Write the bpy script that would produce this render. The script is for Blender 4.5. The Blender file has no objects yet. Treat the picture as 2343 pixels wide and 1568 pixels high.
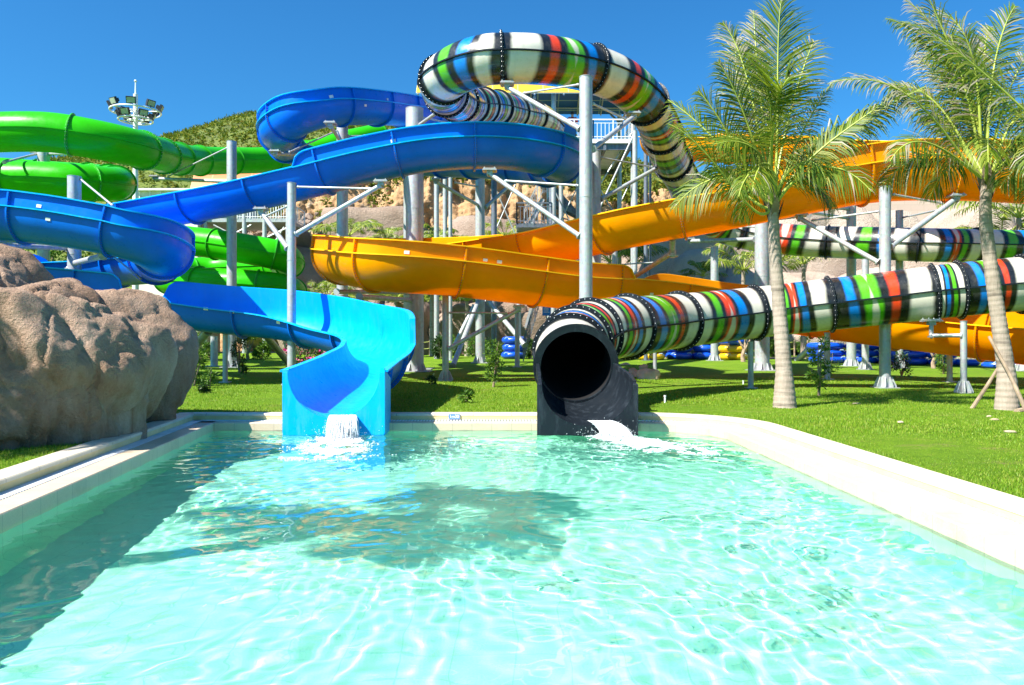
import bpy, bmesh, math, random
import numpy as np
from mathutils import Vector, Matrix, noise
S = bpy.context.scene
COL = S.collection
R = math.radians
V = Vector
rnd = random.Random(7)

# ------------------------------------------------------------------ camera frame
F = 1786.0; CX = 1171.0; HY = 788.0; CZ = 1.1
def at(px, py, Y):
    """point at distance Y seen at that place of the photograph (2342 px wide)"""
    return V(((px-CX)*Y/F, Y, CZ+(HY-py)*Y/F))
def gz(y): return 0.012*max(0.0, min(y, 75.0)-12.5)
def gY(py): return 2232.5/(py-766.6)
def ground(px, py):
    Y = gY(py); return V(((px-CX)*Y/F, Y, gz(Y)))

# ------------------------------------------------------------------ mesh builder
class MB:
    def __init__(s): s.v = []; s.f = []; s.m = []; s.uv = None
    def add(s, vs, fs, m=0):
        b = len(s.v); s.v.extend([tuple(p) for p in vs])
        for f in fs: s.f.append(tuple(b+i for i in f)); s.m.append(m)
    def box(s, c, d, m=0, rot=None):
        c = V(c); hx, hy, hz = d[0]/2, d[1]/2, d[2]/2
        vs = [V((x, y, z)) for x in (-hx, hx) for y in (-hy, hy) for z in (-hz, hz)]
        if rot is not None: vs = [rot @ p for p in vs]
        s.add([c+p for p in vs], [(0,1,3,2),(4,6,7,5),(0,4,5,1),(2,3,7,6),(0,2,6,4),(1,5,7,3)], m)
    def beam(s, a, b, w, h, m=0):
        a = V(a); b = V(b); T = (b-a).normalized()
        sd = T.cross(V((0,0,1)))
        sd = V((1,0,0)) if sd.length < 1e-3 else sd.normalized()
        up = sd.cross(T)
        vs = [p+sd*i*w/2+up*j*h/2 for p in (a, b) for i, j in ((-1,-1),(1,-1),(1,1),(-1,1))]
        s.add(vs, [(3,2,1,0),(4,5,6,7),(0,1,5,4),(1,2,6,5),(2,3,7,6),(3,0,4,7)], m)
    def tube(s, pts, r, n=12, m=0, cap=True):
        pts = [V(p) for p in pts]; k = len(pts)
        rs = r if isinstance(r, (list, tuple)) else [r]*k
        vs = []; prev = None
        for i, p in enumerate(pts):
            T = (pts[min(i+1, k-1)]-pts[max(i-1, 0)])
            T = T.normalized() if T.length > 1e-9 else V((0,0,1))
            if prev is None:
                sd = T.cross(V((0,0,1)))
                if sd.length < 1e-3: sd = V((1,0,0))
            else: sd = prev-T*prev.dot(T)
            sd.normalize(); prev = sd; up = sd.cross(T)
            for j in range(n):
                a = 2*math.pi*j/n; vs.append(p+(sd*math.cos(a)+up*math.sin(a))*rs[i])
        fs = [(i*n+j, i*n+(j+1) % n, (i+1)*n+(j+1) % n, (i+1)*n+j) for i in range(k-1) for j in range(n)]
        if cap: fs.append(tuple(range(n-1, -1, -1))); fs.append(tuple((k-1)*n+j for j in range(n)))
        s.add(vs, fs, m)
    def sphere(s, c, r, m=0, sub=1, sc=(1,1,1)):
        vs, fs = ICO[sub]
        s.add([(c[0]+p[0]*r*sc[0], c[1]+p[1]*r*sc[1], c[2]+p[2]*r*sc[2]) for p in vs], fs, m)
    def build(s, name, mats, parent=None, origin=None, smooth=40, loc=None):
        me = bpy.data.meshes.new(name)
        o0 = V(origin) if origin is not None else V((0,0,0))
        me.from_pydata([(p[0]-o0[0], p[1]-o0[1], p[2]-o0[2]) for p in s.v], [], s.f)
        if not isinstance(mats, (list, tuple)): mats = [mats]
        for m in mats: me.materials.append(m)
        if len(mats) > 1: me.polygons.foreach_set('material_index', s.m)
        if s.uv is not None:
            l = me.uv_layers.new(name='UVMap'); li = np.empty(len(me.loops), dtype=np.int32)
            me.loops.foreach_get('vertex_index', li); l.data.foreach_set('uv', np.array(s.uv, dtype=np.float32)[li].ravel())
        if smooth is not None:
            me.polygons.foreach_set('use_smooth', [True]*len(me.polygons))
            if smooth < 180: me.set_sharp_from_angle(angle=R(smooth))
        me.update()
        o = bpy.data.objects.new(name, me); COL.objects.link(o)
        if parent is not None: o.parent = parent
        elif origin is not None: o.location = o0
        return o
ICO = {}
for sub in (1, 2, 3, 4, 5, 6):
    b = bmesh.new(); bmesh.ops.create_icosphere(b, subdivisions=sub, radius=1)
    ICO[sub] = ([tuple(v.co) for v in b.verts], [tuple(v.index for v in f.verts) for f in b.faces]); b.free()

def tag(o, label=None, cat=None, group=None, kind=None):
    if label: o['label'] = label
    if cat: o['category'] = cat
    if group: o['group'] = group
    if kind: o['kind'] = kind
    return o
def thing(name, label, cat, loc=(0,0,0), group=None):
    o = bpy.data.objects.new(name, None); COL.objects.link(o); o.location = loc
    o.empty_display_size = .2
    return tag(o, label, cat, group)

# ------------------------------------------------------------------ materials
def new_mat(name):
    m = bpy.data.materials.new(name); m.use_nodes = True
    return m, m.node_tree, m.node_tree.nodes['Principled BSDF']
def nd(nt, t, **kw):
    n = nt.nodes.new(t)
    for k, v in kw.items(): setattr(n, k, v)
    return n
def ramp(nt, fac, stops, interp='LINEAR'):
    n = nd(nt, 'ShaderNodeValToRGB'); n.color_ramp.interpolation = interp
    e = n.color_ramp.elements
    while len(e) < len(stops): e.new(.5)
    for i, (p, c) in enumerate(stops):
        e[i].position = p; e[i].color = (*c, 1) if len(c) == 3 else c
    nt.links.new(fac, n.inputs[0]); return n
def coords(nt, scale=(1,1,1)):
    g = nd(nt, 'ShaderNodeNewGeometry'); mp = nd(nt, 'ShaderNodeMapping'); mp.inputs['Scale'].default_value = scale
    nt.links.new(g.outputs['Position'], mp.inputs[0]); return mp.outputs[0]
def noisen(nt, vec, scale, detail=4, rough=.55, dist=0):
    n = nd(nt, 'ShaderNodeTexNoise'); n.inputs['Scale'].default_value = scale; n.inputs['Detail'].default_value = detail
    n.inputs['Roughness'].default_value = rough; n.inputs['Distortion'].default_value = dist
    nt.links.new(vec, n.inputs['Vector']); return n.outputs['Fac']
def math_(nt, op, a, b=None, c=None):
    n = nd(nt, 'ShaderNodeMath', operation=op)
    for i, x in enumerate((a, b, c)):
        if x is None: continue
        if isinstance(x, (int, float)): n.inputs[i].default_value = x
        else: nt.links.new(x, n.inputs[i])
    return n.outputs[0]
def mixc(nt, fac, a, b, mode='MIX'):
    n = nd(nt, 'ShaderNodeMix', data_type='RGBA', blend_type=mode)
    for i, x in ((0, fac), (6, a), (7, b)):
        if isinstance(x, (int, float)): n.inputs[i].default_value = x
        elif isinstance(x, tuple): n.inputs[i].default_value = (*x, 1)
        else: nt.links.new(x, n.inputs[i])
    return n.outputs[2]
def bump(nt, b, h, strength, dist=.02):
    n = nd(nt, 'ShaderNodeBump'); n.inputs['Strength'].default_value = strength; n.inputs['Distance'].default_value = dist
    nt.links.new(h, n.inputs['Height']); nt.links.new(n.outputs[0], b.inputs['Normal']); return n
def simple(name, col, rough=.5, metal=0, var=.12, scale=3, coat=0, bumpv=0, spec=.5):
    m, nt, b = new_mat(name)
    v = coords(nt); n = noisen(nt, v, scale, 5)
    c = ramp(nt, n, [(.3, tuple(x*(1-var) for x in col)), (.7, tuple(min(1, x*(1+var)) for x in col))])
    nt.links.new(c.outputs[0], b.inputs['Base Color'])
    b.inputs['Roughness'].default_value = rough; b.inputs['Metallic'].default_value = metal
    b.inputs['Coat Weight'].default_value = coat; b.inputs['Coat Roughness'].default_value = .08
    b.inputs['Specular IOR Level'].default_value = spec
    if bumpv: bump(nt, b, noisen(nt, v, scale*8, 4), bumpv, .01)
    return m
def gelcoat(name, col, dirt=(.25,.2,.12), rough=.28, dirtamt=.25, streak=True, trans=0.0):
    """glossy fibreglass with faint streaks of grime running down and fine scratches"""
    m, nt, b = new_mat(name)
    v = coords(nt); vz = coords(nt, (1.6, 1.6, .35))
    n1 = noisen(nt, v, .9, 5, .6); n2 = noisen(nt, vz, 5, 6, .7)
    base = ramp(nt, n1, [(.3, tuple(x*.86 for x in col)), (.7, tuple(min(1, x*1.08) for x in col))]).outputs[0]
    k = ramp(nt, n2, [(.52, (0,0,0)), (.78, (dirtamt,)*3)]).outputs[0]
    c = mixc(nt, k, base, dirt)
    nt.links.new(c, b.inputs['Base Color'])
    rg = ramp(nt, noisen(nt, v, 6, 6, .7), [(.3, (rough*.8,)*3), (.75, (min(1, rough*1.7),)*3)])
    nt.links.new(rg.outputs[0], b.inputs['Roughness'])
    b.inputs['Coat Weight'].default_value = .04; b.inputs['Coat Roughness'].default_value = .12; b.inputs['Specular IOR Level'].default_value = .18
    bump(nt, b, noisen(nt, v, 2.2, 3), .12, .03)
    if trans:
        tr = nd(nt, 'ShaderNodeBsdfTranslucent'); mx = nd(nt, 'ShaderNodeMixShader'); mx.inputs[0].default_value = trans
        nt.links.new(c, tr.inputs[0]); out = nt.nodes['Material Output']
        nt.links.new(b.outputs[0], mx.inputs[1]); nt.links.new(tr.outputs[0], mx.inputs[2]); nt.links.new(mx.outputs[0], out.inputs[0])
    return m

M = {}
M['blue_out'] = gelcoat('blue gelcoat', (.0, .145, .70), dirt=(.01,.12,.38), dirtamt=.3)
M['blue_in'] = gelcoat('light blue gelcoat', (.0, .33, .92), dirt=(.10,.45,.8), dirtamt=.15, rough=.3)
M['blue_rim'] = gelcoat('pale blue rim', (.0, .38, .92), dirt=(.2,.5,.7), dirtamt=.3)
M['yel_out'] = gelcoat('orange gelcoat', (.98, .41, .0), dirt=(.75,.27,.01), dirtamt=.12, trans=.40)
M['yel_rim'] = gelcoat('yellow rim', (.98, .50, .006), dirt=(.8,.42,.05), dirtamt=.2)
M['grn_out'] = gelcoat('green gelcoat', (.03, .50, .004), dirt=(.05,.22,.02), dirtamt=.3, trans=.2)
M['grn_rim'] = gelcoat('green flange', (.03, .38, .02), dirt=(.3,.4,.2), dirtamt=.3)
M['black'] = gelcoat('black gelcoat', (.010, .014, .019), dirt=(.12,.15,.18), dirtamt=.25, rough=.35)
M['black_in'] = simple('dark tube lining', (.006,.006,.007), .6, var=.3)
M['bolt'] = simple('zinc bolt', (.75,.75,.75), .35, .7)
M['sticker'] = simple('white sticker', (.75,.75,.72), .5)

def m_steel(name, col, dark=.55):
    m, nt, b = new_mat(name)
    v = coords(nt); vz = coords(nt, (3, 3, .5))
    vo = nd(nt, 'ShaderNodeTexVoronoi'); vo.inputs['Scale'].default_value = 14; nt.links.new(v, vo.inputs[0])
    n = noisen(nt, vz, 3, 6, .65)
    a = ramp(nt, n, [(.3, tuple(x*dark for x in col)), (.6, col), (.8, tuple(min(1, x*1.25) for x in col))]).outputs[0]
    c = mixc(nt, .25, a, vo.outputs['Color'], 'SOFT_LIGHT')
    hs = nd(nt, 'ShaderNodeHueSaturation'); hs.inputs['Saturation'].default_value = .6; nt.links.new(c, hs.inputs['Color'])
    nt.links.new(hs.outputs[0], b.inputs['Base Color'])
    b.inputs['Metallic'].default_value = .35
    nt.links.new(ramp(nt, n, [(.2, (.6,)*3), (.8, (.36,)*3)]).outputs[0], b.inputs['Roughness'])
    bump(nt, b, noisen(nt, v, 30, 3), .1, .005)
    return m
M['steel'] = m_steel('galvanised steel', (.42, .46, .46), .7)
M['steel_blue'] = m_steel('weathered blue grey steel', (.12, .17, .24))
M['white_paint'] = simple('white paint', (.75,.77,.78), .4)

def m_stripes():
    """bands of colour round the closed tube; u counts the tube's segments, v goes round it"""
    m, nt, b = new_mat('striped gelcoat')
    uv = nd(nt, 'ShaderNodeUVMap'); sp = nd(nt, 'ShaderNodeSeparateXYZ'); nt.links.new(uv.outputs[0], sp.inputs[0])
    u, v = sp.outputs[0], sp.outputs[1]
    vec = coords(nt)
    wob = math_(nt, 'MULTIPLY', math_(nt, 'SUBTRACT', noisen(nt, vec, 1.7, 3), .5), .05)
    vang = math_(nt, 'MULTIPLY', v, 2*math.pi)
    seg = math_(nt, 'FLOOR', u)
    f = math_(nt, 'FRACT', u)
    # bands lean and pinch a little round the tube, differently in each segment
    pin = math_(nt, 'MULTIPLY', math_(nt, 'SINE', math_(nt, 'ADD', vang, math_(nt, 'MULTIPLY', seg, 2.4))), math_(nt, 'MULTIPLY', math_(nt, 'SINE', math_(nt, 'MULTIPLY', f, 2*math.pi)), .035))
    # upper and lower halves are separate mouldings whose bands do not quite meet
    half = math_(nt, 'GREATER_THAN', math_(nt, 'SINE', math_(nt, 'SUBTRACT', vang, math.pi)), 0.0)
    sh = math_(nt, 'MULTIPLY', half, .018)
    f2 = math_(nt, 'ADD', math_(nt, 'ADD', f, pin), math_(nt, 'ADD', wob, sh))
    K = (.010,.013,.016); W = (.68,.655,.56); G = (.09,.44,.01); B = (.0,.20,.68); Rd = (.72,.05,.01)
    def bands(seq):
        st = []
        for (p0, p1, c) in seq: st += [(p0, c), (p1, c)]
        return st
    A = bands([(0,.09,K),(.13,.29,W),(.325,.37,K),(.40,.49,G),(.52,.59,K),(.62,.71,B),(.74,.78,K),(.815,.90,W),(.935,1,K)])
    Bs = bands([(0,.05,K),(.08,.26,W),(.30,.37,K),(.395,.455,Rd),(.48,.53,K),(.56,.70,G),(.73,.76,K),(.79,.86,B),(.89,1,K)])
    C = bands([(0,.05,K),(.09,.22,W),(.25,.31,K),(.335,.41,B),(.435,.455,K),(.48,.56,Rd),(.585,.61,K),(.635,.69,G),(.72,.76,K),(.80,.93,W),(.96,1,K)])
    ra, rb, rc = (ramp(nt, f2, x).outputs[0] for x in (A, Bs, C))
    wn = nd(nt, 'ShaderNodeTexWhiteNoise', noise_dimensions='1D'); nt.links.new(math_(nt, 'ADD', seg, .5), wn.inputs['W'])
    w = wn.outputs['Value']
    c = mixc(nt, math_(nt, 'GREATER_THAN', w, .36), ra, rb)
    c = mixc(nt, math_(nt, 'GREATER_THAN', w, .68), c, rc)
    # pale lens in the middle of the widest coloured band
    cc = mixc(nt, math_(nt, 'GREATER_THAN', w, .68), (.62,.62,.62), (.512,.512,.512))
    d = math_(nt, 'ABSOLUTE', math_(nt, 'SUBTRACT', f2, nt_sep(nt, cc)))
    wd = math_(nt, 'MULTIPLY', math_(nt, 'ABSOLUTE', math_(nt, 'SINE', math_(nt, 'ADD', vang, .6))), .045)
    mask = math_(nt, 'MULTIPLY', math_(nt, 'SUBTRACT', wd, d), 60)
    n = nd(nt, 'ShaderNodeClamp'); nt.links.new(mask, n.inputs[0])
    fm = math_(nt, 'MULTIPLY', n.outputs[0], math_(nt, 'GREATER_THAN', w, .36))
    c = mixc(nt, math_(nt, 'MULTIPLY', fm, .9), c, W)
    # grime and rubbed patches
    k = ramp(nt, noisen(nt, coords(nt, (1,1,.6)), 4, 7, .7), [(.5, (0,0,0)), (.8, (.35,)*3)]).outputs[0]
    c = mixc(nt, k, c, (.20,.19,.16))
    nt.links.new(c, b.inputs['Base Color'])
    nt.links.new(ramp(nt, noisen(nt, vec, 7, 5), [(.3, (.2,)*3), (.75, (.5,)*3)]).outputs[0], b.inputs['Roughness'])
    b.inputs['Coat Weight'].default_value = .4; b.inputs['Coat Roughness'].default_value = .12
    bump(nt, b, noisen(nt, vec, 3, 3), .15, .03)
    tr = nd(nt, 'ShaderNodeBsdfTranslucent'); mx = nd(nt, 'ShaderNodeMixShader'); mx.inputs[0].default_value = .1
    nt.links.new(c, tr.inputs[0]); out = nt.nodes['Material Output']
    nt.links.new(b.outputs[0], mx.inputs[1]); nt.links.new(tr.outputs[0], mx.inputs[2]); nt.links.new(mx.outputs[0], out.inputs[0])
    return m
def nt_sep(nt, c):
    s = nd(nt, 'ShaderNodeSeparateColor'); nt.links.new(c, s.inputs[0]); return s.outputs[0]
M['stripes'] = m_stripes()

def m_grass():
    m, nt, b = new_mat('lawn')
    v = coords(nt)
    n1 = noisen(nt, v, .55, 5, .6); n2 = noisen(nt, v, 5, 6, .7); n3 = noisen(nt, v, 45, 4, .8)
    c1 = ramp(nt, n1, [(.3, (.11,.23,.008)), (.55, (.19,.34,.012)), (.75, (.28,.40,.02))]).outputs[0]
    c2 = ramp(nt, n2, [(.3, (.09,.20,.008)), (.6, (.19,.33,.015)), (.82, (.36,.38,.06))]).outputs[0]
    c = mixc(nt, .5, c1, c2)
    c3 = ramp(nt, n3, [(.25, (.35,.4,.3)), (.6, (1,1,1)), (.8, (1.0,1.0,.8))]).outputs[0]
    c = mixc(nt, 1.0, c, c3, 'MULTIPLY')
    dry = ramp(nt, noisen(nt, coords(nt, (1,1.6,1)), 1.1, 7, .75), [(.55, (0,0,0)), (.70, (.7,)*3)]).outputs[0]
    c = mixc(nt, dry, c, (.30,.22,.09))
    nt.links.new(c, b.inputs['Base Color']); b.inputs['Roughness'].default_value = .9; b.inputs['Specular IOR Level'].default_value = .15
    bump(nt, b, n3, .9, .05)
    return m
M['grass'] = m_grass()
def m_leaf(name, cols, trans=.35, scale=2.5, rough=.5, obj=False):
    m, nt, b = new_mat(name)
    g = nd(nt, 'ShaderNodeNewGeometry')
    r1 = g.outputs['Random Per Island']
    k = math_(nt, 'ADD', math_(nt, 'MULTIPLY', r1, .6), math_(nt, 'MULTIPLY', noisen(nt, g.outputs['Position'], scale, 3), .45))
    n = len(cols)
    c = ramp(nt, k, [(.12+.76*i/(n-1), x) for i, x in enumerate(cols)]).outputs[0]
    nt.links.new(c, b.inputs['Base Color']); b.inputs['Roughness'].default_value = rough; b.inputs['Specular IOR Level'].default_value = .35
    tr = nd(nt, 'ShaderNodeBsdfTranslucent'); mx = nd(nt, 'ShaderNodeMixShader'); mx.inputs[0].default_value = trans
    nt.links.new(c, tr.inputs[0]); out = nt.nodes['Material Output']
    nt.links.new(b.outputs[0], mx.inputs[1]); nt.links.new(tr.outputs[0], mx.inputs[2]); nt.links.new(mx.outputs[0], out.inputs[0])
    return m
M['blades'] = m_leaf('grass blades', [(.08,.20,.008),(.16,.31,.012),(.25,.39,.02),(.38,.38,.08)], .4, 1.2)
M['palm_leaf'] = m_leaf('palm leaflets', [(.03,.085,.006),(.09,.17,.01),(.19,.26,.015),(.33,.34,.05)], .45)
M['palm_dry'] = m_leaf('weathered palm leaflets', [(.10,.14,.04),(.28,.28,.16),(.42,.38,.28),(.26,.20,.11)], .3)
M['palm_rachis'] = simple('yellow green stalk', (.34,.40,.06), .45)
M['palm_sheath'] = simple('dry brown sheath', (.24,.18,.12), .8, var=.4, bumpv=.4)
M['bush'] = m_leaf('shrub leaves', [(.02,.06,.006),(.05,.13,.01),(.10,.21,.02),(.18,.28,.03)], .35)
M['dark_bush'] = m_leaf('dark shrub leaves', [(.01,.03,.005),(.025,.07,.01),(.05,.11,.015)], .25)
M['scrub'] = m_leaf('dry hill scrub', [(.035,.085,.008),(.10,.16,.012),(.17,.21,.018),(.26,.20,.02)], .3, .05, .8)
M['pink'] = m_leaf('pink blossom', [(.6,.02,.16),(.75,.05,.30),(.8,.12,.35)], .3)
def m_trunk():
    m, nt, b = new_mat('ringed palm bark')
    v = coords(nt, (2, 2, 1)); vz = coords(nt, (.6, .6, 9))
    n1 = noisen(nt, v, 4, 6, .7); n2 = noisen(nt, vz, 1.6, 4, .6, .6); n3 = noisen(nt, coords(nt, (14,14,2)), 3, 4)
    c = ramp(nt, n2, [(.36, (.10,.075,.055)), (.44, (.30,.24,.18)), (.7, (.38,.31,.25))]).outputs[0]
    c = mixc(nt, .35, c, ramp(nt, n1, [(.3, (.18,.14,.10)), (.7, (.44,.38,.31))]).outputs[0])
    c = mixc(nt, .10, c, ramp(nt, n3, [(.4, (.12,.09,.07)), (.6, (.46,.40,.33))]).outputs[0])
    nt.links.new(c, b.inputs['Base Color']); b.inputs['Roughness'].default_value = .85
    bump(nt, b, n3, .5, .02); return m
M['trunk'] = m_trunk()
M['wood'] = simple('weathered wood stake', (.30,.22,.15), .85, var=.35, scale=8, bumpv=.4)
def m_rock(name, cols, streak, sc=1.0):
    m, nt, b = new_mat(name)
    v = coords(nt); vz = coords(nt, (1.3, 1.3, .3))
    n1 = noisen(nt, v, .9*sc, 7, .65); n2 = noisen(nt, vz, 2.2*sc, 6, .65, .5); n3 = noisen(nt, v, 28*sc, 5, .7)
    c = ramp(nt, n1, [(.28, cols[0]), (.5, cols[1]), (.72, cols[2])]).outputs[0]
    g = nd(nt, 'ShaderNodeNewGeometry'); sx = nd(nt, 'ShaderNodeSeparateXYZ'); nt.links.new(g.outputs['Position'], sx.inputs[0])
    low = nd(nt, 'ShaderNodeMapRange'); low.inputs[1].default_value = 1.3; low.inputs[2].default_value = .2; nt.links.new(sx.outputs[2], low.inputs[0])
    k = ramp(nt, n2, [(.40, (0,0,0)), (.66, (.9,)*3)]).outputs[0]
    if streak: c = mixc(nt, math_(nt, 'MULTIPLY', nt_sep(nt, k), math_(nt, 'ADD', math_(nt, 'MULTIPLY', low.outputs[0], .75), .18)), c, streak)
    c = mixc(nt, .35, c, ramp(nt, n3, [(.3, (.3,.3,.3)), (.7, (.75,.75,.75))]).outputs[0], 'SOFT_LIGHT')
    nt.links.new(c, b.inputs['Base Color']); b.inputs['Roughness'].default_value = .88; b.inputs['Specular IOR Level'].default_value = .2
    vo = nd(nt, 'ShaderNodeTexVoronoi', feature='DISTANCE_TO_EDGE'); vo.inputs['Scale'].default_value = .8*sc
    h = math_(nt, 'ADD', math_(nt, 'MULTIPLY', n3, .5), math_(nt, 'MULTIPLY', noisen(nt, v, 7*sc, 6, .7), .9))
    bump(nt, b, h, 1.0, .07/sc)
    return m
M['rock'] = m_rock('sculpted concrete rock', ((.24,.15,.10),(.40,.275,.195),(.50,.375,.29)), (.24,.10,.035))
M['rock_far'] = m_rock('pink artificial rock', ((.25,.17,.125),(.34,.25,.19),(.42,.32,.255)), None, .35)
M['rock_pale'] = m_rock('pale artificial rock', ((.40,.29,.22),(.48,.375,.30),(.56,.46,.38)), None, .35)
M['stone'] = m_rock('small garden stone', ((.42,.30,.19),(.58,.46,.32),(.70,.60,.46)), None, 3)
def m_cliff():
    m, nt, b = new_mat('cut earth cliff')
    v = coords(nt); vz = coords(nt, (1, 1, .35))
    n1 = noisen(nt, v, .22, 7, .65); n2 = noisen(nt, vz, 1.1, 7, .7); n3 = noisen(nt, v, 3, 6, .7)
    c = ramp(nt, n1, [(.3, (.36,.19,.085)), (.5, (.46,.28,.135)), (.7, (.55,.38,.21))]).outputs[0]
    c = mixc(nt, .45, c, ramp(nt, n2, [(.35, (.24,.12,.055)), (.5, (.48,.29,.14)), (.75, (.58,.41,.24))]).outputs[0])
    k = ramp(nt, noisen(nt, v, .5, 6, .7), [(.58, (0,0,0)), (.64, (.75,)*3)]).outputs[0]
    c = mixc(nt, k, c, (.50,.41,.31))
    nt.links.new(c, b.inputs['Base Color']); b.inputs['Roughness'].default_value = .95
    bump(nt, b, math_(nt, 'ADD', n2, n3), .8, .3); return m
M['cliff'] = m_cliff()
M['hill'] = simple('hill soil and dry grass', (.09,.12,.014), .95, var=.5, scale=.08)
M['yellow_kerb'] = simple('yellow painted kerb', (.74,.58,.26), .6, var=.12, scale=4)
M['grate'] = simple('white overflow grating', (.74,.75,.76), .5)
def m_tiles(name, col, g, w=.3, h=.12, ms=.004, stain=0):
    m, nt, b = new_mat(name)
    uv = nd(nt, 'ShaderNodeUVMap')
    br = nd(nt, 'ShaderNodeTexBrick'); br.offset = 0; br.inputs['Scale'].default_value = 1
    br.inputs['Brick Width'].default_value = w; br.inputs['Row Height'].default_value = h; br.inputs['Mortar Size'].default_value = ms
    br.inputs['Color1'].default_value = (*col, 1); br.inputs['Color2'].default_value = (*[x*.93 for x in col], 1); br.inputs['Mortar'].default_value = (*g, 1)
    nt.links.new(uv.outputs[0], br.inputs[0])
    c = mixc(nt, .3, br.outputs[0], ramp(nt, noisen(nt, coords(nt), 90, 2), [(.35, (.3,)*3), (.65, (.7,)*3)]).outputs[0], 'SOFT_LIGHT')
    if stain:
        k = ramp(nt, noisen(nt, coords(nt), 2.3, 8, .75), [(.50, (0,0,0)), (.72, (stain,)*3)]).outputs[0]; c = mixc(nt, k, c, (.34,.27,.17))
    nt.links.new(c, b.inputs['Base Color']); b.inputs['Roughness'].default_value = .45
    return m
M['stonecop'] = m_tiles('cream stone coping', (.70,.61,.47), (.40,.33,.24), .6, 3, .005, .5)
M['lip'] = m_tiles('speckled tan tile', (.62,.50,.35), (.4,.33,.24), .3, .62, .004, .45)
M['pool_tile'] = m_tiles('pool tile', (.40,.80,.64), (.30,.66,.53), .3, .3)
M['pool_side'] = m_tiles('pool side tile', (.30,.74,.50), (.2,.55,.38), .3, .3)
def m_brickrock():
    m, nt, b = new_mat('pale wall of cut blocks')
    tc = nd(nt, 'ShaderNodeTexCoord')
    mp = nd(nt, 'ShaderNodeMapping'); mp.inputs['Rotation'].default_value = (R(90), 0, 0)
    g = nd(nt, 'ShaderNodeNewGeometry'); nt.links.new(g.outputs['Position'], mp.inputs[0])
    br = nd(nt, 'ShaderNodeTexBrick'); br.inputs['Scale'].default_value = 1; br.inputs['Brick Width'].default_value = 1.0; br.inputs['Row Height'].default_value = .42; br.inputs['Mortar Size'].default_value = .03
    br.inputs['Color1'].default_value = (.52,.42,.33,1); br.inputs['Color2'].default_value = (.48,.38,.30,1); br.inputs['Mortar'].default_value = (.45,.36,.28,1)
    nt.links.new(mp.outputs[0], br.inputs[0]); nt.links.new(br.outputs[0], b.inputs['Base Color']); b.inputs['Roughness'].default_value = .9
    return m
M['blockwall'] = m_brickrock()
M['foam'] = m_leaf('white water foam', [(.85,.90,.92),(.93,.96,.97)], .35, 3)
def m_water():
    m, nt, b = new_mat('pool water')
    b.inputs['Base Color'].default_value = (.80, .98, .93, 1); b.inputs['Specular IOR Level'].default_value = .18
    b.inputs['Transmission Weight'].default_value = 1; b.inputs['Roughness'].default_value = 0; b.inputs['IOR'].default_value = 1.33
    return m
M['water'] = m_water()
M['tube_blue'] = simple('blue vinyl', (.004,.07,.55), .28, coat=.3, var=.1)
M['tube_yellow'] = simple('yellow vinyl', (.75,.42,.01), .3, coat=.3, var=.1)
M['tube_white'] = simple('pale blue vinyl', (.45,.62,.80), .3)
M['roof_yellow'] = None
def m_panel(name, col, line, w, rot=(0,0,0), trans=.0):
    m, nt, b = new_mat(name)
    uv = nd(nt, 'ShaderNodeUVMap')
    br = nd(nt, 'ShaderNodeTexBrick'); br.offset = 0; br.inputs['Scale'].default_value = 1
    br.inputs['Brick Width'].default_value = w; br.inputs['Row Height'].default_value = w*.62; br.inputs['Mortar Size'].default_value = .035
    br.inputs['Color1'].default_value = (*col, 1); br.inputs['Color2'].default_value = (*col, 1); br.inputs['Mortar'].default_value = (*line, 1)
    nt.links.new(uv.outputs[0], br.inputs[0]); nt.links.new(br.outputs[0], b.inputs['Base Color']); b.inputs['Roughness'].default_value = .5
    return m
M['roof_yellow'] = m_panel('yellow canopy sheet', (.78,.48,.02), (.80,.60,.16), 1.3)
M['roof_orange'] = m_panel('orange canopy sheet', (.60,.15,.025), (.62,.27,.10), 1.3)
M['roof_blue'] = m_panel('blue canopy lining', (.006,.10,.36), (.25,.38,.42), 1.3)
M['concrete'] = simple('pale concrete', (.45,.43,.40), .85, var=.15, bumpv=.2)
M['wall_white'] = simple('off white wall', (.70,.66,.58), .7)
M['skin'] = simple('skin', (.42,.22,.13), .6)
M['red_shirt'] = simple('red shirt cloth', (.55,.03,.03), .8)
M['trousers'] = simple('black trouser cloth', (.015,.017,.03), .8)
M['hair'] = simple('black hair', (.01,.01,.01), .6)
M['lamp_black'] = simple('black lamp housing', (.02,.025,.03), .5)
M['lamp_glass'] = simple('lamp glass', (.38,.42,.36), .1)
M['sign_blue'] = simple('blue sign enamel', (.005,.16,.50), .4)
M['sign_white'] = simple('white lettering', (.8,.8,.8), .5)

# ------------------------------------------------------------------ world, sun, camera
w = bpy.data.worlds.new("World"); S.world = w; w.use_nodes = True
nt = w.node_tree; bg = nt.nodes['Background']
sky = nt.nodes.new('ShaderNodeTexSky'); sky.sky_type = 'NISHITA'; sky.sun_disc = False
SUN_TO = V((.74, .49, -1.0)).normalized()
sky.sun_elevation = math.asin(-SUN_TO.z)
sky.sun_rotation = math.atan2(-SUN_TO.x, -SUN_TO.y)
sky.air_density = 1.0; sky.dust_density = .8; sky.ozone_density = 3.5; sky.altitude = 30
hs = nt.nodes.new('ShaderNodeHueSaturation'); hs.inputs['Saturation'].default_value = 1.15; hs.inputs['Value'].default_value = 1.0
tn = nt.nodes.new('ShaderNodeMix'); tn.data_type = 'RGBA'; tn.blend_type = 'MULTIPLY'; tn.inputs[0].default_value = 1; tn.inputs[7].default_value = (.29, .78, 1.0, 1)
nt.links.new(sky.outputs[0], hs.inputs['Color']); nt.links.new(hs.outputs[0], tn.inputs[6]); nt.links.new(tn.outputs[2], bg.inputs[0]); bg.inputs[1].default_value = .075
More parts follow.
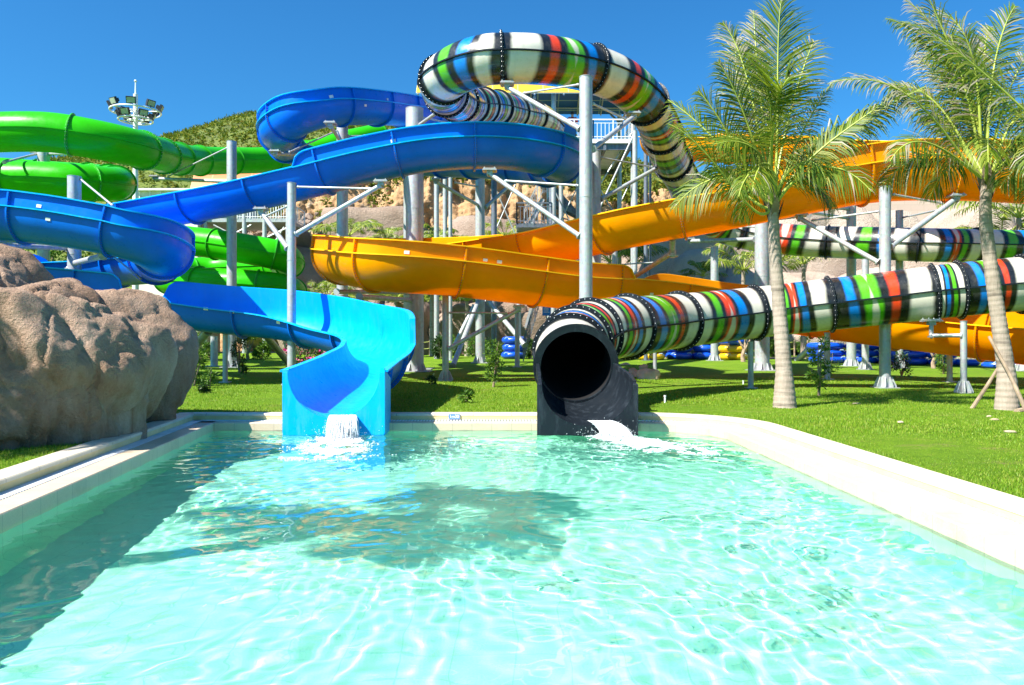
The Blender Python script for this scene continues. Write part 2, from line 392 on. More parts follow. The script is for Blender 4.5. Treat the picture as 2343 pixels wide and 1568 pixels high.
sun = bpy.data.lights.new('sun', 'SUN'); sun.energy = 5.0; sun.angle = R(.5); sun.color = (1, .95, .87)
so = bpy.data.objects.new('sun', sun); COL.objects.link(so); so.rotation_euler = SUN_TO.to_track_quat('-Z', 'Y').to_euler(); so.location = (-20, -10, 30)
try: sun.cycles.is_caustics_light = True
except Exception: pass
cam = bpy.data.cameras.new('camera'); cam.lens = 36*F/2342; cam.sensor_width = 36; cam.shift_y = 4/2342; cam.clip_end = 2000; cam.clip_start = .05
co = bpy.data.objects.new('camera', cam); COL.objects.link(co); co.location = (0, 0, CZ); co.rotation_euler = (R(90), 0, 0); S.camera = co
S.view_settings.view_transform = 'Standard'; S.view_settings.look = 'None'; S.view_settings.gamma = 1; S.view_settings.exposure = 1.35
S.cycles.use_denoising = True; S.cycles.max_bounces = 8; S.cycles.transparent_max_bounces = 12; S.cycles.sample_clamp_indirect = 6

# ------------------------------------------------------------------ pool
WZ = -.20                                  # water level
def pool_outline():
    p = [(-3.45, .35), (-5.24, 12.45)]
    p = [(-3.40-.149*y, y) for y in np.linspace(.35, 12.35, 22)]
    p += [(x, 12.45) for x in np.linspace(-5.1, 2.0, 18)]
    c = (1.75, 10.6); 
    p += [(c[0]+1.83*math.sin(a), c[1]+1.85*math.cos(a)) for a in np.linspace(.1, math.pi/2, 22)]
    p += [(3.58, y) for y in np.linspace(10.2, .35, 18)]
    p += [(x, .35) for x in np.linspace(3.4, -3.25, 12)]
    return [V((x, y, 0)) for x, y in p]
OUT = pool_outline(); NP = len(OUT)
NRM = []
for i in range(NP):                        # outward normals (the outline runs clockwise)
    a = (OUT[i]-OUT[i-1]).normalized(); b_ = (OUT[(i+1) % NP]-OUT[i]).normalized()
    na = V((-a.y, a.x, 0)); nb = V((-b_.y, b_.x, 0)); n = (na+nb).normalized()
    NRM.append(n/max(.5, n.dot(na)))
def ringpts(off, z): return [OUT[i]+NRM[i]*off+V((0,0,z)) for i in range(NP)]
def stripm(name, rings, mat, smooth=None, uvs=True):
    mb = MB(); uv = []
    per = [0]
    for i in range(NP): per.append(per[-1]+(OUT[(i+1) % NP]-OUT[i]).length)
    acc = 0
    for k, (o, z) in enumerate(rings):
        if k: acc += math.hypot(o-rings[k-1][0], z-rings[k-1][1])
        pts = ringpts(o, z); mb.v += [tuple(p) for p in pts+[pts[0]]]; uv += [(per[i], acc) for i in range(NP+1)]
    n = NP+1
    for k in range(len(rings)-1):
        for i in range(NP): mb.f.append((k*n+i, (k+1)*n+i, (k+1)*n+i+1, k*n+i+1)); mb.m.append(0)
    mb.uv = uv
    return mb.build(name, mat, smooth=smooth)
POOLP = []
POOLP.append(stripm('coping', [(.03, -.06), (.02, .012), (.01, .018), (-.23, .018), (-.245, .008), (-.245, -.02)], M['stonecop']))
POOLP.append(stripm('kerb_face', [(-.24, -.018), (-.24, -.085)], M['yellow_kerb']))
POOLP.append(stripm('tiled_lip', [(-.39, -.088), (-.62, -.088), (-.63, -.098), (-.63, -.32)], M['lip']))
# overflow grating: one ring of cross bars
mb = MB()
POOLP.append(stripm('gutter', [(-.235, -.10), (-.395, -.10)], M['steel_blue']))
per = 0
for i in range(NP):
    a0, a1 = OUT[i], OUT[(i+1) % NP]
    L = (a1-a0).length; n = max(1, int(L/.045))
    for k in range(n):
        t = (k+.5)/n; p = a0.lerp(a1, t); q = NRM[i].lerp(NRM[(i+1) % NP], t)
        mb.beam(p-q*.245+V((0,0,-.086)), p-q*.385+V((0,0,-.086)), .028, .012)
POOLP.append(mb.build('overflow_grating', M['grate'], smooth=None))
# basin
bas = stripm('basin_sides', [(-.63, -.318), (-.635, -1.02), (-.75, -1.16)], M['pool_side'], smooth=60); POOLP.append(bas)
mb = MB(); mb.v = [(-4.7, .8, -1.156), (3.1, .8, -1.156), (3.1, 11.95, -1.156), (-4.7, 11.95, -1.156)]; mb.f = [(0,1,2,3)]; mb.m = [0]; mb.uv = [(p[0], p[1]) for p in mb.v]
flo = mb.build('basin_bottom', M['pool_tile'], smooth=None); POOLP.append(flo)
pool = thing('swimming_pool', 'swimming pool basin with cream stone edge, yellow kerb and white grating', 'swimming pool')
for o in POOLP: o.parent = pool
# water: a displaced grid clipped to the basin, reaching 4 mm into the walls
def wave(X, Y):
    rs = np.random.RandomState(5); Z = np.zeros_like(X)
    WX = X+.22*np.sin(Y*1.3+.6*X)+.12*np.sin(X*2.3-Y*.9+1.1); WY = Y+.22*np.sin(X*1.1-.5*Y+2)+.12*np.sin(Y*2.7+X*.8)
    for k in range(64):
        a = rs.uniform(0, 6.283); l = math.exp(rs.uniform(math.log(.10), math.log(.62))); p = rs.uniform(0, 6.283)
        Z += .0014*l**1.0*np.sin((WX*math.cos(a)+WY*math.sin(a))*6.283/l+p+.9*np.sin(X*1.7*math.cos(k)+Y*1.3*math.sin(k)+k))
    amp = .72+.35*np.sin(X*.7+Y*.5+1)*np.sin(Y*.8-X*.3)
    for ox, oy in ((-2.35, 10.6), (1.4, 10.6)):
        d = np.sqrt((X-ox)**2+((Y-oy)*1.0)**2)
        amp = amp+2.2*np.exp(-(d/1.1)**2)
    return Z*amp
def water():
    rows = np.concatenate([np.arange(.4, 7.5, .028), np.arange(7.5, 11.95, .034)])
    me_v = []; idx = []
    nx = 300
    vs = []; 
    for y in rows:
        # left and right limits of the basin at this y
        xl = -3.40-.149*y+.63*1.011
        y_in = y
        if y < 10.6: xr = 3.58-.632
        else:
            dy = min(.999, (y-10.6)/1.222); xr = 1.75+1.20*math.sqrt(max(0, 1-dy*dy))
        vs.append(np.stack([np.linspace(xl, xr, nx), np.full(nx, y)], -1))
    # last row sits on the far wall
    A = np.array(vs); X, Y = A[..., 0], A[..., 1]
    far = 12.45-.632; Y = .4+(Y-.4)*(far-.4)/(rows[-1]-.4)
    Z = WZ+wave(X, Y)
    P = np.stack([X, Y, Z], -1).reshape(-1, 3); ny = len(rows)
    i = np.arange(nx*ny).reshape(ny, nx); q = np.stack([i[:-1,:-1], i[:-1,1:], i[1:,1:], i[1:,:-1]], -1).reshape(-1, 4)
    me = bpy.data.meshes.new('pool_water'); me.vertices.add(len(P)); me.vertices.foreach_set('co', P.ravel())
    me.loops.add(q.size); me.loops.foreach_set('vertex_index', q.ravel().astype(np.int32)); me.polygons.add(len(q))
    me.polygons.foreach_set('loop_start', np.arange(0, q.size, 4, dtype=np.int32)); me.polygons.foreach_set('use_smooth', [True]*len(q))
    me.update(calc_edges=True); me.materials.append(M['water'])
    o = bpy.data.objects.new('pool_water', me); COL.objects.link(o); return o
wat = water(); tag(wat, kind='structure')
try:
    wat.cycles.is_caustics_caster = True
    for o in (flo, bas): o.cycles.is_caustics_receiver = True
except Exception: pass

# ------------------------------------------------------------------ lawn: rings spreading out from the pool to the horizon
def lawn():
    offs = [.028, .06, .12, .22, .36, .55, .8, 1.1, 1.5, 2, 2.6, 3.3, 4.1, 5, 6, 7.2, 8.6, 10.2, 12, 14, 16.5, 19, 22, 25, 29, 34, 40, 48, 58, 75, 100, 150, 250, 450]
    N2 = 400; vs = []
    for off in offs:
        pts = ringpts(off, 0); L = [0]
        for i in range(NP): L.append(L[-1]+(pts[(i+1) % NP]-pts[i]).length)
        j = 0
        for k in range(N2):
            t = L[-1]*k/N2
            while L[j+1] < t: j += 1
            p = pts[j].lerp(pts[(j+1) % NP], (t-L[j])/max(1e-6, L[j+1]-L[j]))
            h = gz(p.y)+min(1, off*1.5)*.035*noise.noise(V((p.x*.35, p.y*.35, 3)))+(.004*noise.noise(V((p.x*3, p.y*3, 1))) if off > .05 else 0)
            vs.append((p.x, p.y, h))
    mb = MB(); mb.v = vs
    for r in range(len(offs)-1):
        for k in range(N2):
            k2 = (k+1) % N2; mb.f.append((r*N2+k, (r+1)*N2+k, (r+1)*N2+k2, r*N2+k2)); mb.m.append(0)
    return mb.build('lawn', M['grass'], smooth=180)
tag(lawn(), kind='structure')
def blades():
    rs = np.random.RandomState(3); P = []
    def inside(x, y):                       # inside the coping
        return (y < 12.5) & (x > -3.42-.149*y) & (x < 3.6) & (((x-1.75).clip(0))**2+((y-10.6).clip(0))**2 < 1.88**2)
    n = 400000
    Y = 4.8+(rs.rand(n)**1.5)*18; X = (rs.rand(n)*2-1)*(Y*.78+1.5)
    k = ~((Y < 12.48) & (X > -3.43-.149*Y) & (X < 3.61)) | ((X > 1.75) & (Y > 10.6) & ((X-1.75)**2+(Y-10.6)**2 > 1.89**2) & (X < 30))
    X, Y = X[k], Y[k]; n = len(X)
    Z = 0.012*np.maximum(0, Y-12.5)-.006
    h = (.014+.022*rs.rand(n))*(1+.35*np.sin(X*1.3)*np.sin(Y*1.1)); a = rs.rand(n)*6.283; w_ = .003+.002*Y/8
    dx, dy = np.cos(a)*w_, np.sin(a)*w_; lx, ly = (rs.rand(n)-.5)*.035, (rs.rand(n)-.5)*.035
    v = np.stack([np.stack([X-dx, Y-dy, Z], -1), np.stack([X+dx, Y+dy, Z], -1), np.stack([X+lx, Y+ly, Z+h+.008], -1)], 1).reshape(-1, 3)
    me = bpy.data.meshes.new('grass'); me.vertices.add(3*n); me.vertices.foreach_set('co', v.ravel())
    me.loops.add(3*n); me.loops.foreach_set('vertex_index', np.arange(3*n, dtype=np.int32)); me.polygons.add(n)
    me.polygons.foreach_set('loop_start', np.arange(0, 3*n, 3, dtype=np.int32)); me.update(calc_edges=True); me.materials.append(M['blades'])
    o = bpy.data.objects.new('grass', me); COL.objects.link(o)
    return tag(o, 'short bright green grass of the lawn round the pool', 'grass', kind='stuff')
blades()

# ------------------------------------------------------------------ slides
class Path:
    def __init__(s, pts, ds=.12, up=None):
        P = [at(*p) if not isinstance(p, Vector) else p for p in pts]; s.ctrl = P
        raw = []; idx = []
        n = len(P)
        for i in range(n-1):
            p0 = P[i-1] if i else P[0]*2-P[1]; p1, p2 = P[i], P[i+1]; p3 = P[i+2] if i+2 < n else P[-1]*2-P[-2]
            # centripetal Catmull-Rom
            t0 = 0; t1 = t0+(p1-p0).length**.5; t2 = t1+(p2-p1).length**.5; t3 = t2+(p3-p2).length**.5
            for k in range(24):
                t = t1+(t2-t1)*k/24
                A1 = p0*((t1-t)/(t1-t0))+p1*((t-t0)/(t1-t0)); A2 = p1*((t2-t)/(t2-t1))+p2*((t-t1)/(t2-t1)); A3 = p2*((t3-t)/(t3-t2))+p3*((t-t2)/(t3-t2))
                B1 = A1*((t2-t)/(t2-t0))+A2*((t-t0)/(t2-t0)); B2 = A2*((t3-t)/(t3-t1))+A3*((t-t1)/(t3-t1))
                raw.append(B1*((t2-t)/(t2-t1))+B2*((t-t1)/(t2-t1))); idx.append(i+k/24)
        raw.append(P[-1]); idx.append(n-1)
        L = [0]
        for a, b in zip(raw, raw[1:]): L.append(L[-1]+(b-a).length)
        s.len = L[-1]; N = max(2, int(s.len/ds)); s.N = N+1; s.p = []; s.s = []; s.idx = []
        j = 0
        for k in range(N+1):
            t = s.len*k/N
            while j < len(L)-2 and L[j+1] < t: j += 1
            f = (t-L[j])/max(1e-9, L[j+1]-L[j]); s.p.append(raw[j].lerp(raw[j+1], f)); s.s.append(t); s.idx.append(idx[j]+(idx[j+1]-idx[j])*f)
        s.T = []; 
        for k in range(s.N): s.T.append((s.p[min(k+1, N)]-s.p[max(k-1, 0)]).normalized())
        s.sd = []; s.up = []
        for T in s.T:
            d = T.cross(V((0,0,1))); d.normalize(); s.sd.append(d); s.up.append(d.cross(T))
    def s_of_idx(s, i):
        for k in range(s.N-1):
            if s.idx[k+1] >= i: return s.s[k]
        return s.s[-1]
    def k_of_s(s, t): return max(0, min(s.N-1, int(round(t/s.len*(s.N-1)))))
    def s_near(s, px, py):
        """arc length where the path passes closest to a place of the photograph, nearest pass first"""
        best = None
        for k, p in enumerate(s.p):
            if p.y < .5: continue
            x = CX+F*p.x/p.y; y = HY-F*(p.z-CZ)/p.y; d = math.hypot(x-px, y-py)+p.y*.6
            if best is None or d < best[0]: best = (d, s.s[k])
        return best[1]

def wallh(path, spans, s, lo=0.0):
    h = lo
    for (a, b, H, ra, rb) in spans:
        if a <= s <= b:
            t = 1.0
            if ra: t = min(t, (s-a)/ra)
            if rb: t = min(t, (b-s)/rb)
            t = max(0, min(1, t)); h = max(h, H*math.sqrt(max(0, 1-(1-t)**2)))
    return h

def flume(name, label, cat, pts, r, mats, left=(), right=(), spacing=2.0, ribs=None, flare=0.0, thick=.025, bank=None, stickers=(), dense=.12):
    """open half-round trough; left/right: (ctrl idx from, to, height, ramp in m, ramp out m) raised side walls"""
    P = Path(pts, dense); mo, mi, mr = mats
    LS = [(P.s_of_idx(a), P.s_of_idx(b), H, ra, rb) for a, b, H, ra, rb in left]
    RS = [(P.s_of_idx(a), P.s_of_idx(b), H, ra, rb) for a, b, H, ra, rb in right]
    base = P.p[P.N//2].copy(); base.z = 0
    root = thing(name, label, cat, base)
    NA = 18
    def prof(k, e):
        """profile of the shell offset outward by e"""
        c, sd, up = P.p[k], P.sd[k], P.up[k]
        if bank:
            a = 0
            for (s0, s1, ang) in bank:
                i = P.idx[k]
                if s0 <= i <= s1: a += ang*math.sin(math.pi*(i-s0)/(s1-s0))
            q = Matrix.Rotation(R(a), 3, P.T[k]); sd = q @ sd; up = q @ up
        hl = max(.015, wallh(P, LS, P.s[k])); hr = max(.015, wallh(P, RS, P.s[k])); rr = r+e
        o = []
        for h, sg in ((hl, -1),):
            for t in (1, .5): o.append(c-sd*(rr+h*t*.02)+up*h*t)
        for j in range(NA+1):
            a = math.pi+math.pi*j/NA; o.append(c+sd*rr*math.cos(a)+up*rr*math.sin(a))
        for t in (.5, 1): o.append(c+sd*(rr+hr*t*.02)+up*hr*t)
        return o
    mb = MB(); n = NA+5
    inn = [prof(k, 0) for k in range(P.N)]; out = [prof(k, thick) for k in range(P.N)]
    for k in range(P.N): mb.v += [tuple(p) for p in inn[k]+out[k]]
    for k in range(P.N-1):
        a, b = k*2*n, (k+1)*2*n
        for j in range(n-1):
            mb.f.append((a+j, a+j+1, b+j+1, b+j)); mb.m.append(1)
            mb.f.append((a+n+j+1, a+n+j, b+n+j, b+n+j+1)); mb.m.append(0)
        mb.f.append((a, b, b+n, a+n)); mb.m.append(2); mb.f.append((a+n-1, a+2*n-1, b+2*n-1, b+n-1)); mb.m.append(2)
    for k, fl in ((0, 1), (P.N-1, 0)):
        a = k*2*n
        for j in range(n-1): mb.f.append((a+j, a+n+j, a+n+j+1, a+j+1) if fl else (a+j, a+j+1, a+n+j+1, a+n+j)); mb.m.append(2)
    mb.build('trough', [mo, mi, mr], root, base, smooth=50)
    # lips: top edges and the seam between trough and raised wall
    for side, spans in ((-1, LS), (1, RS)):
        mb = MB()
        def lip(fn, ks):
            prev = None
            for k in ks:
                c = fn(k); sd = P.sd[k]*side; up = P.up[k]
                q = [c-sd*.012+up*.014, c+sd*.088+up*.014, c+sd*.088-up*.014, c-sd*.012-up*.014]
                mb.v += [tuple(x) for x in q]; b = len(mb.v)-4
                if prev is not None:
                    for j in range(4): mb.f.append((prev+j, prev+(j+1) % 4, b+(j+1) % 4, b+j)); mb.m.append(0)
                else: mb.f.append((b, b+1, b+2, b+3)); mb.m.append(0)
                prev = b
            if prev is not None: mb.f.append((prev+3, prev+2, prev+1, prev)); mb.m.append(0)
        col = 0 if side < 0 else n-1
        lip(lambda k: out[k][col], range(P.N))
        for sp in spans:
            ks = [k for k in range(P.N) if sp[0] <= P.s[k] <= sp[1]]
            if len(ks) > 1: lip(lambda k: out[k][2 if side < 0 else n-3], ks)
        mb.build('rim', mr, root, base, smooth=40)
    # cross joints with bolts
    rs = ribs if ribs is not None else list(np.arange(spacing*.4, P.len-.2, spacing))
    for t in rs:
        k = P.k_of_s(t); k = max(1, min(P.N-2, k)); T = P.T[k]
        a = prof(k, thick); b = prof(k, thick+.075); mb = MB(); 
        for j in range(n):
            for q in (a[j]-T*.02, b[j]-T*.02, b[j]+T*.02, a[j]+T*.02): mb.v.append(tuple(q))
        for j in range(n-1):
            for i in range(4): mb.f.append((j*4+i, (j+1)*4+i, (j+1)*4+(i+1) % 4, j*4+(i+1) % 4)); mb.m.append(0)
        mb.f += [(0,1,2,3), tuple((n-1)*4+i for i in (3,2,1,0))]; mb.m += [0, 0]
        if P.p[k].y < 26:
            for j in range(2*(n-1)):
                j0 = j//2; f = .5*(j % 2)+.25
                c = (a[j0].lerp(a[j0+1], f)+b[j0].lerp(b[j0+1], f))*.5
                for sg in (-1, 1): mb.sphere(c+T*.024*sg, .013, 1, 1)
        # the seam as it shows inside the trough
        a = prof(k, -.003); q0 = len(mb.v)
        for j in range(2, n-2): mb.v += [tuple(a[j]-T*.004), tuple(a[j]+T*.004)]
        for j in range(n-5): mb.f.append((q0+2*j, q0+2*j+1, q0+2*j+3, q0+2*j+2)); mb.m.append(0)
        mb.build('joint_flange', [mo, M['steel_blue']], root, base, smooth=40)
    for (px, py, sz) in stickers:
        t = P.s_near(px, py); k = P.k_of_s(t)
        pr = prof(k, thick+.003)
        # choose the profile point nearest to that place
        best = min(range(n-1), key=lambda j: math.hypot(CX+F*(pr[j].x+pr[j+1].x)/2/((pr[j].y+pr[j+1].y)/2)-px, HY-F*((pr[j].z+pr[j+1].z)/2-CZ)/((pr[j].y+pr[j+1].y)/2)-py)+(0 if (pr[j]+pr[j+1]).y*.5 < P.p[k].y+.05 else 500))
        c = (pr[best]+pr[best+1])/2; e = (pr[best+1]-pr[best]).normalized(); T = P.T[k]
        nrm = T.cross(e).normalized()
        if nrm.y > 0: nrm = -nrm
        c = c+nrm*.006; mb = MB(); a_, b_ = T*sz*.8, e*sz*.5
        mb.add([c-a_-b_, c+a_-b_, c+a_+b_, c-a_+b_]+[c-a_-b_+nrm*.003, c+a_-b_+nrm*.003, c+a_+b_+nrm*.003, c-a_+b_+nrm*.003], [(3,2,1,0),(4,5,6,7),(0,1,5,4),(1,2,6,5),(2,3,7,6),(3,0,4,7)])
        mb.build('sticker', M['sticker'], root, base, smooth=None)
    return root, P, base

def tubeslide(name, label, cat, pts, r, mats, ringm, seamm, rings=None, spacing=1.75, lining=True, bolts=True, extra=0.0, dense=.10, near=26):
    P = Path(pts, dense); mo, mi = mats; base = P.p[P.N//2].copy(); base.z = 0
    root = thing(name, label, cat, base); NA = 40
    rs = sorted(rings) if rings is not None else list(np.arange(.05, P.len-.05, spacing))
    mb = MB(); uv = []
    def useg(s):
        e = [-1.0]+rs+[P.len+1.0]
        for i in range(len(e)-1):
            if e[i] <= s <= e[i+1]: return i+(s-e[i])/(e[i+1]-e[i])
        return 0
    rows = sorted(set(list(range(P.N))))
    for k in rows:
        c, sd, up = P.p[k], P.sd[k], P.up[k]; u = useg(P.s[k])
        for j in range(NA+1):
            a = 2*math.pi*j/NA+.0001; d = sd*math.cos(a)+up*math.sin(a); mb.v.append(tuple(c+d*r)); uv.append((u, j/NA))
    n = NA+1
    for k in range(P.N-1):
        for j in range(NA): mb.f.append((k*n+j, k*n+j+1, (k+1)*n+j+1, (k+1)*n+j)); mb.m.append(0)
    mb.uv = uv
    mb.f = [f[::-1] for f in mb.f]
    mb.build('tube_shell', mo, root, base, smooth=180)
    if lining:
        mb = MB(); ri = r-.03
        for k in rows:
            c, sd, up = P.p[k], P.sd[k], P.up[k]
            for j in range(NA): a = 2*math.pi*j/NA; mb.v.append(tuple(c+(sd*math.cos(a)+up*math.sin(a))*ri))
        for k in range(P.N-1):
            for j in range(NA): mb.f.append((k*NA+j, k*NA+(j+1) % NA, (k+1)*NA+(j+1) % NA, (k+1)*NA+j)); mb.m.append(0)
        mb.build('tube_lining', mi, root, base, smooth=180)
    for sg in (-1, 1):
        mb = MB(); prev = None
        for k in range(P.N):
            c = P.p[k]+P.sd[k]*sg*(r-.005); sd = P.sd[k]*sg; up = P.up[k]
            q = [c+up*.016, c+sd*.055+up*.016, c+sd*.055-up*.016, c-up*.016]; mb.v += [tuple(x) for x in q]; b = len(mb.v)-4
            if prev is not None:
                for j in range(4): mb.f.append((prev+j, prev+(j+1) % 4, b+(j+1) % 4, b+j)); mb.m.append(0)
            prev = b
        mb.build('side_seam', seamm, root, base, smooth=40)
    for t in rs:
        k = P.k_of_s(t); T, c, sd, up = P.T[k], P.p[k], P.sd[k], P.up[k]; mb = MB()
        for j in range(NA):
            a = 2*math.pi*j/NA; d = sd*math.cos(a)+up*math.sin(a)
            for q in (c+d*(r-.01)-T*.05, c+d*(r+.012)-T*.05, c+d*(r+.015)-T*.02, c+d*(r+.07)-T*.014, c+d*(r+.07)+T*.014, c+d*(r+.015)+T*.02, c+d*(r+.012)+T*.05, c+d*(r-.01)+T*.05): mb.v.append(tuple(q))
        for j in range(NA):
            for i in range(7): mb.f.append((j*8+i, j*8+i+1, ((j+1) % NA)*8+i+1, ((j+1) % NA)*8+i)); mb.m.append(0)
        if bolts and c.y < near:
            for j in range(36):
                a = 2*math.pi*(j+.5)/36; d = sd*math.cos(a)+up*math.sin(a)
                for sg in (-1, 1): mb.sphere(c+d*(r+.043)+T*.018*sg, .0105, 1, 1)
        mb.build('joint_ring', [ringm, M['bolt']], root, base, smooth=40)
    return root, P, base
BLU = (M['blue_out'], M['blue_in'], M['blue_rim']); YEL = (M['yel_out'], M['yel_out'], M['yel_rim'])

# ================================================================== striped tube slide
RT = .60
loop = [V((at(1262,292,36.5)))]+[(1240,272,34.5),(1190,260,31.5),(1130,246,28.5),(1075,240,26.3),(1040,229,23.8),(1014,207,21.8),(1016,180,20.2),(1055,155,19.5),
        (1112,138,19.1),(1180,135,19.1),(1252,139,19.5),(1351,158,20.3),(1420,186,20.9),(1466,223,21.6),(1503,278,23),(1526,345,25),(1562,412,27.6),(1602,472,29.6),(1650,520,30.8),
        (1740,542,30.8),(1867,553,30),(1995,557,29),(2122,561,28),(2342,566,28),(2560,574,27.5),(2760,590,25.5),(2900,610,22.5),(2860,622,19.8),(2700,632,18.1),(2500,641,17.3),(2342,650,17.2),
        (2186,664,17.4),(2040,681,17.8),(1902,696,18.1),(1725,716,18.3),(1558,734,17.3),(1475,744,16.1),(1400,752,15.1),(1345,765,14.35),(1315,786,13.7),(1306,806,13.2),(1311,824,12.75),(1317,838,12.3)]
P0 = Path(loop, .1)
rg = [P0.s_near(x, y) for x, y in ((1221,262),(1176,255),(1138,246),(1106,240),(1078,238),(1050,232),(1015,222),(1002,170),(1149,131),(1355,156),(1476,238),(1512,310),(1540,370),(1570,430),(1612,470),
      (2335,650),(2190,664),(2137,670),(1902,696),(1722,716),(1552,735),(1433,748),(1352,764),(1318,783),(1308,803))]
# rear pass: nearest in the photograph is the far run, so measure along it
def s_rear(P, px, y0, y1):
    return min(((abs(CX+F*p.x/p.y-px), P.s[k]) for k, p in enumerate(P.p) if y0 < p.y < y1))[1]
rg += [s_rear(P0, x, 27.4, 31) for x in (1700, 1890, 2100, 2230, 2380)] 
rg += [s_rear(P0, x, 19, 27.4) for x in (2650, 2800)] + [s_rear(P0, 2520, 16, 18)]
rg = sorted(rg); rg = [a for i, a in enumerate(rg) if i == 0 or a-rg[i-1] > .28]
root, PS, base = tubeslide('striped_tube_slide', 'closed tube slide with black, white and coloured stripes, ending in the black mouth', 'water slide', loop, RT, (M['stripes'], M['black_in']), M['black'], M['black'], rings=rg)
# mouth: flange ring, open black outlet trough and front panel, all parts of the same slide
def outlet(root, base, P, r, front, wfront, zlip, mat, black=False):
    """front: (x, Y) centre of the front plane; trough runs from the path's end to the front"""
    e = P.p[-1]; x1, y1 = front; mb = MB(); NA = 20; n = NA+1; K = 8
    rows = []
    for i in range(K+1):
        t = i/K; c = e.lerp(V((x1, y1, zlip)), t); rr = r+(wfront-r)*t
        rr_z = (r)*(1-t)+(zlip-(-.07))*t
        top = 0
        rows.append([c+V((rr*math.cos(math.pi+math.pi*j/NA), 0, rr_z*math.sin(math.pi+math.pi*j/NA))) for j in range(n)])
    for row in rows:
        cx = sum(p.x for p in row)/n
        mb.v += [tuple(p) for p in row]+[(p.x+(p.x-cx)*.05, p.y, p.z-.03) for p in row]
    for i in range(K):
        a, b = i*2*n, (i+1)*2*n
        for j in range(NA): mb.f += [(a+j, b+j, b+j+1, a+j+1), (a+n+j, a+n+j+1, b+n+j+1, b+n+j)]; mb.m += [0, 0]
        mb.f += [(a, a+n, b+n, b), (a+NA, b+NA, b+n+NA, a+n+NA)]; mb.m += [0, 0]
    mb.build('outlet_trough', mat, root, base, smooth=50)
    return rows
e = PS.p[-1]; T = PS.T[-1]
mb = MB(); NA = 48; sd, up = PS.sd[-1], PS.up[-1]
for j in range(NA):
    a = 2*math.pi*j/NA; d = sd*math.cos(a)+up*math.sin(a)
    for q in (e+d*(RT-.045)-T*.02, e+d*(RT-.045)+T*.03, e+d*(RT+.075)+T*.03, e+d*(RT+.075)-T*.02): mb.v.append(tuple(q))
for j in range(NA):
    for i in range(4): mb.f.append((j*4+i, j*4+(i+1) % 4, ((j+1) % NA)*4+(i+1) % 4, ((j+1) % NA)*4+i)); mb.m.append(0)
mb.build('mouth_flange', M['black'], root, base, smooth=40)

def front_panel(root, base, x, y, w, hin, zc, zb, mat, wo, zpeakL, zpeakR, name='outlet_front'):
    """plate standing in the water with a U-shaped cut; wo = half width outside"""
    mb = MB(); NA = 40; pts = []
    for j in range(NA+1):
        a = math.pi+math.pi*j/NA; c, s = math.cos(a), math.sin(a)
        zp = zpeakL if c < 0 else zpeakR
        pi = V((x+w*c, y, zc+hin*s)) 
        # ray to the outer outline
        tx = wo/max(1e-4, abs(c)); tz = (zc-zb)/max(1e-4, abs(s)); t = min(tx, tz)
        po = V((x+c*t, y, zc+s*t))
        pts.append((pi, po))
    # arms above the centre line
    pre = [(V((x-w-.005, y+.10, zpeakL)), V((x-wo+.03, y+.10, zpeakL)))]; suf = [(V((x+w+.005, y+.10, zpeakR)), V((x+wo-.03, y+.10, zpeakR)))]
    allp = pre+pts+suf
    for pi, po in allp:
        mb.v += [tuple(pi+V((0,.03,0))), tuple(pi+V((0,-.0,0))), tuple(po), tuple(po+V((0,.05,0)))]
    m = len(allp)
    for j in range(m-1):
        a, b = j*4, (j+1)*4
        for i in range(4): mb.f.append((a+i, a+(i+1) % 4, b+(i+1) % 4, b+i)); mb.m.append(0)
    mb.f += [(0,3,2,1), tuple((m-1)*4+i for i in (0,1,2,3))]; mb.m += [0, 0]
    # side returns running back along both sides, down into the water
    for sg, zp in ((-1, zpeakL), (1, zpeakR)):
        xo = x+sg*wo
        q = [(xo, y+.02, zb), (xo-sg*.04, y+.8, zb), (xo-sg*.04, y+.8, zc-.12), (xo-sg*.03, y+.10, zp), (xo, y+.02, zc)]
        k = len(mb.v); mb.v += q+[(p[0]-sg*.03, p[1], p[2]) for p in q]; mm = 5
        mb.f += [tuple(k+i for i in range(mm)), tuple(k+mm+i for i in reversed(range(mm)))]+[(k+i, k+(i+1) % mm, k+mm+(i+1) % mm, k+mm+i) for i in range(mm)]; mb.m += [0]*(mm+2)
    mb.build(name, mat, root, base, smooth=35)
outlet(root, base, PS, RT-.02, (1.085, 11.22), .655, .52, M['black'])
front_panel(root, base, 1.085, 11.2, .655, .59, .52, -.26, M['black'], .725, .60, .56)
# side walls of the black trough between mouth and front
for sg in (-1, 1):
    mb = MB(); a = e+V((sg*(RT+.03), -.02, .02)); pts = [(a.x, a.y, a.z+.03), (1.085+sg*.70, 11.75, .66), (1.085+sg*.715, 11.3, .57), (1.085+sg*.715, 11.3, .50), (1.085+sg*.70, 11.75, .50), (a.x, a.y, a.z-.12)]
    k = len(mb.v); mb.v += pts+[(p[0]-sg*.05, p[1], p[2]) for p in pts]
    mb.f += [tuple(k+i for i in range(6)), tuple(k+6+i for i in reversed(range(6)))]+[(k+i, k+(i+1) % 6, k+6+(i+1) % 6, k+6+i) for i in range(6)]; mb.m += [0]*8
    mb.build('outlet_side_wall', M['black'], root, base, smooth=35)

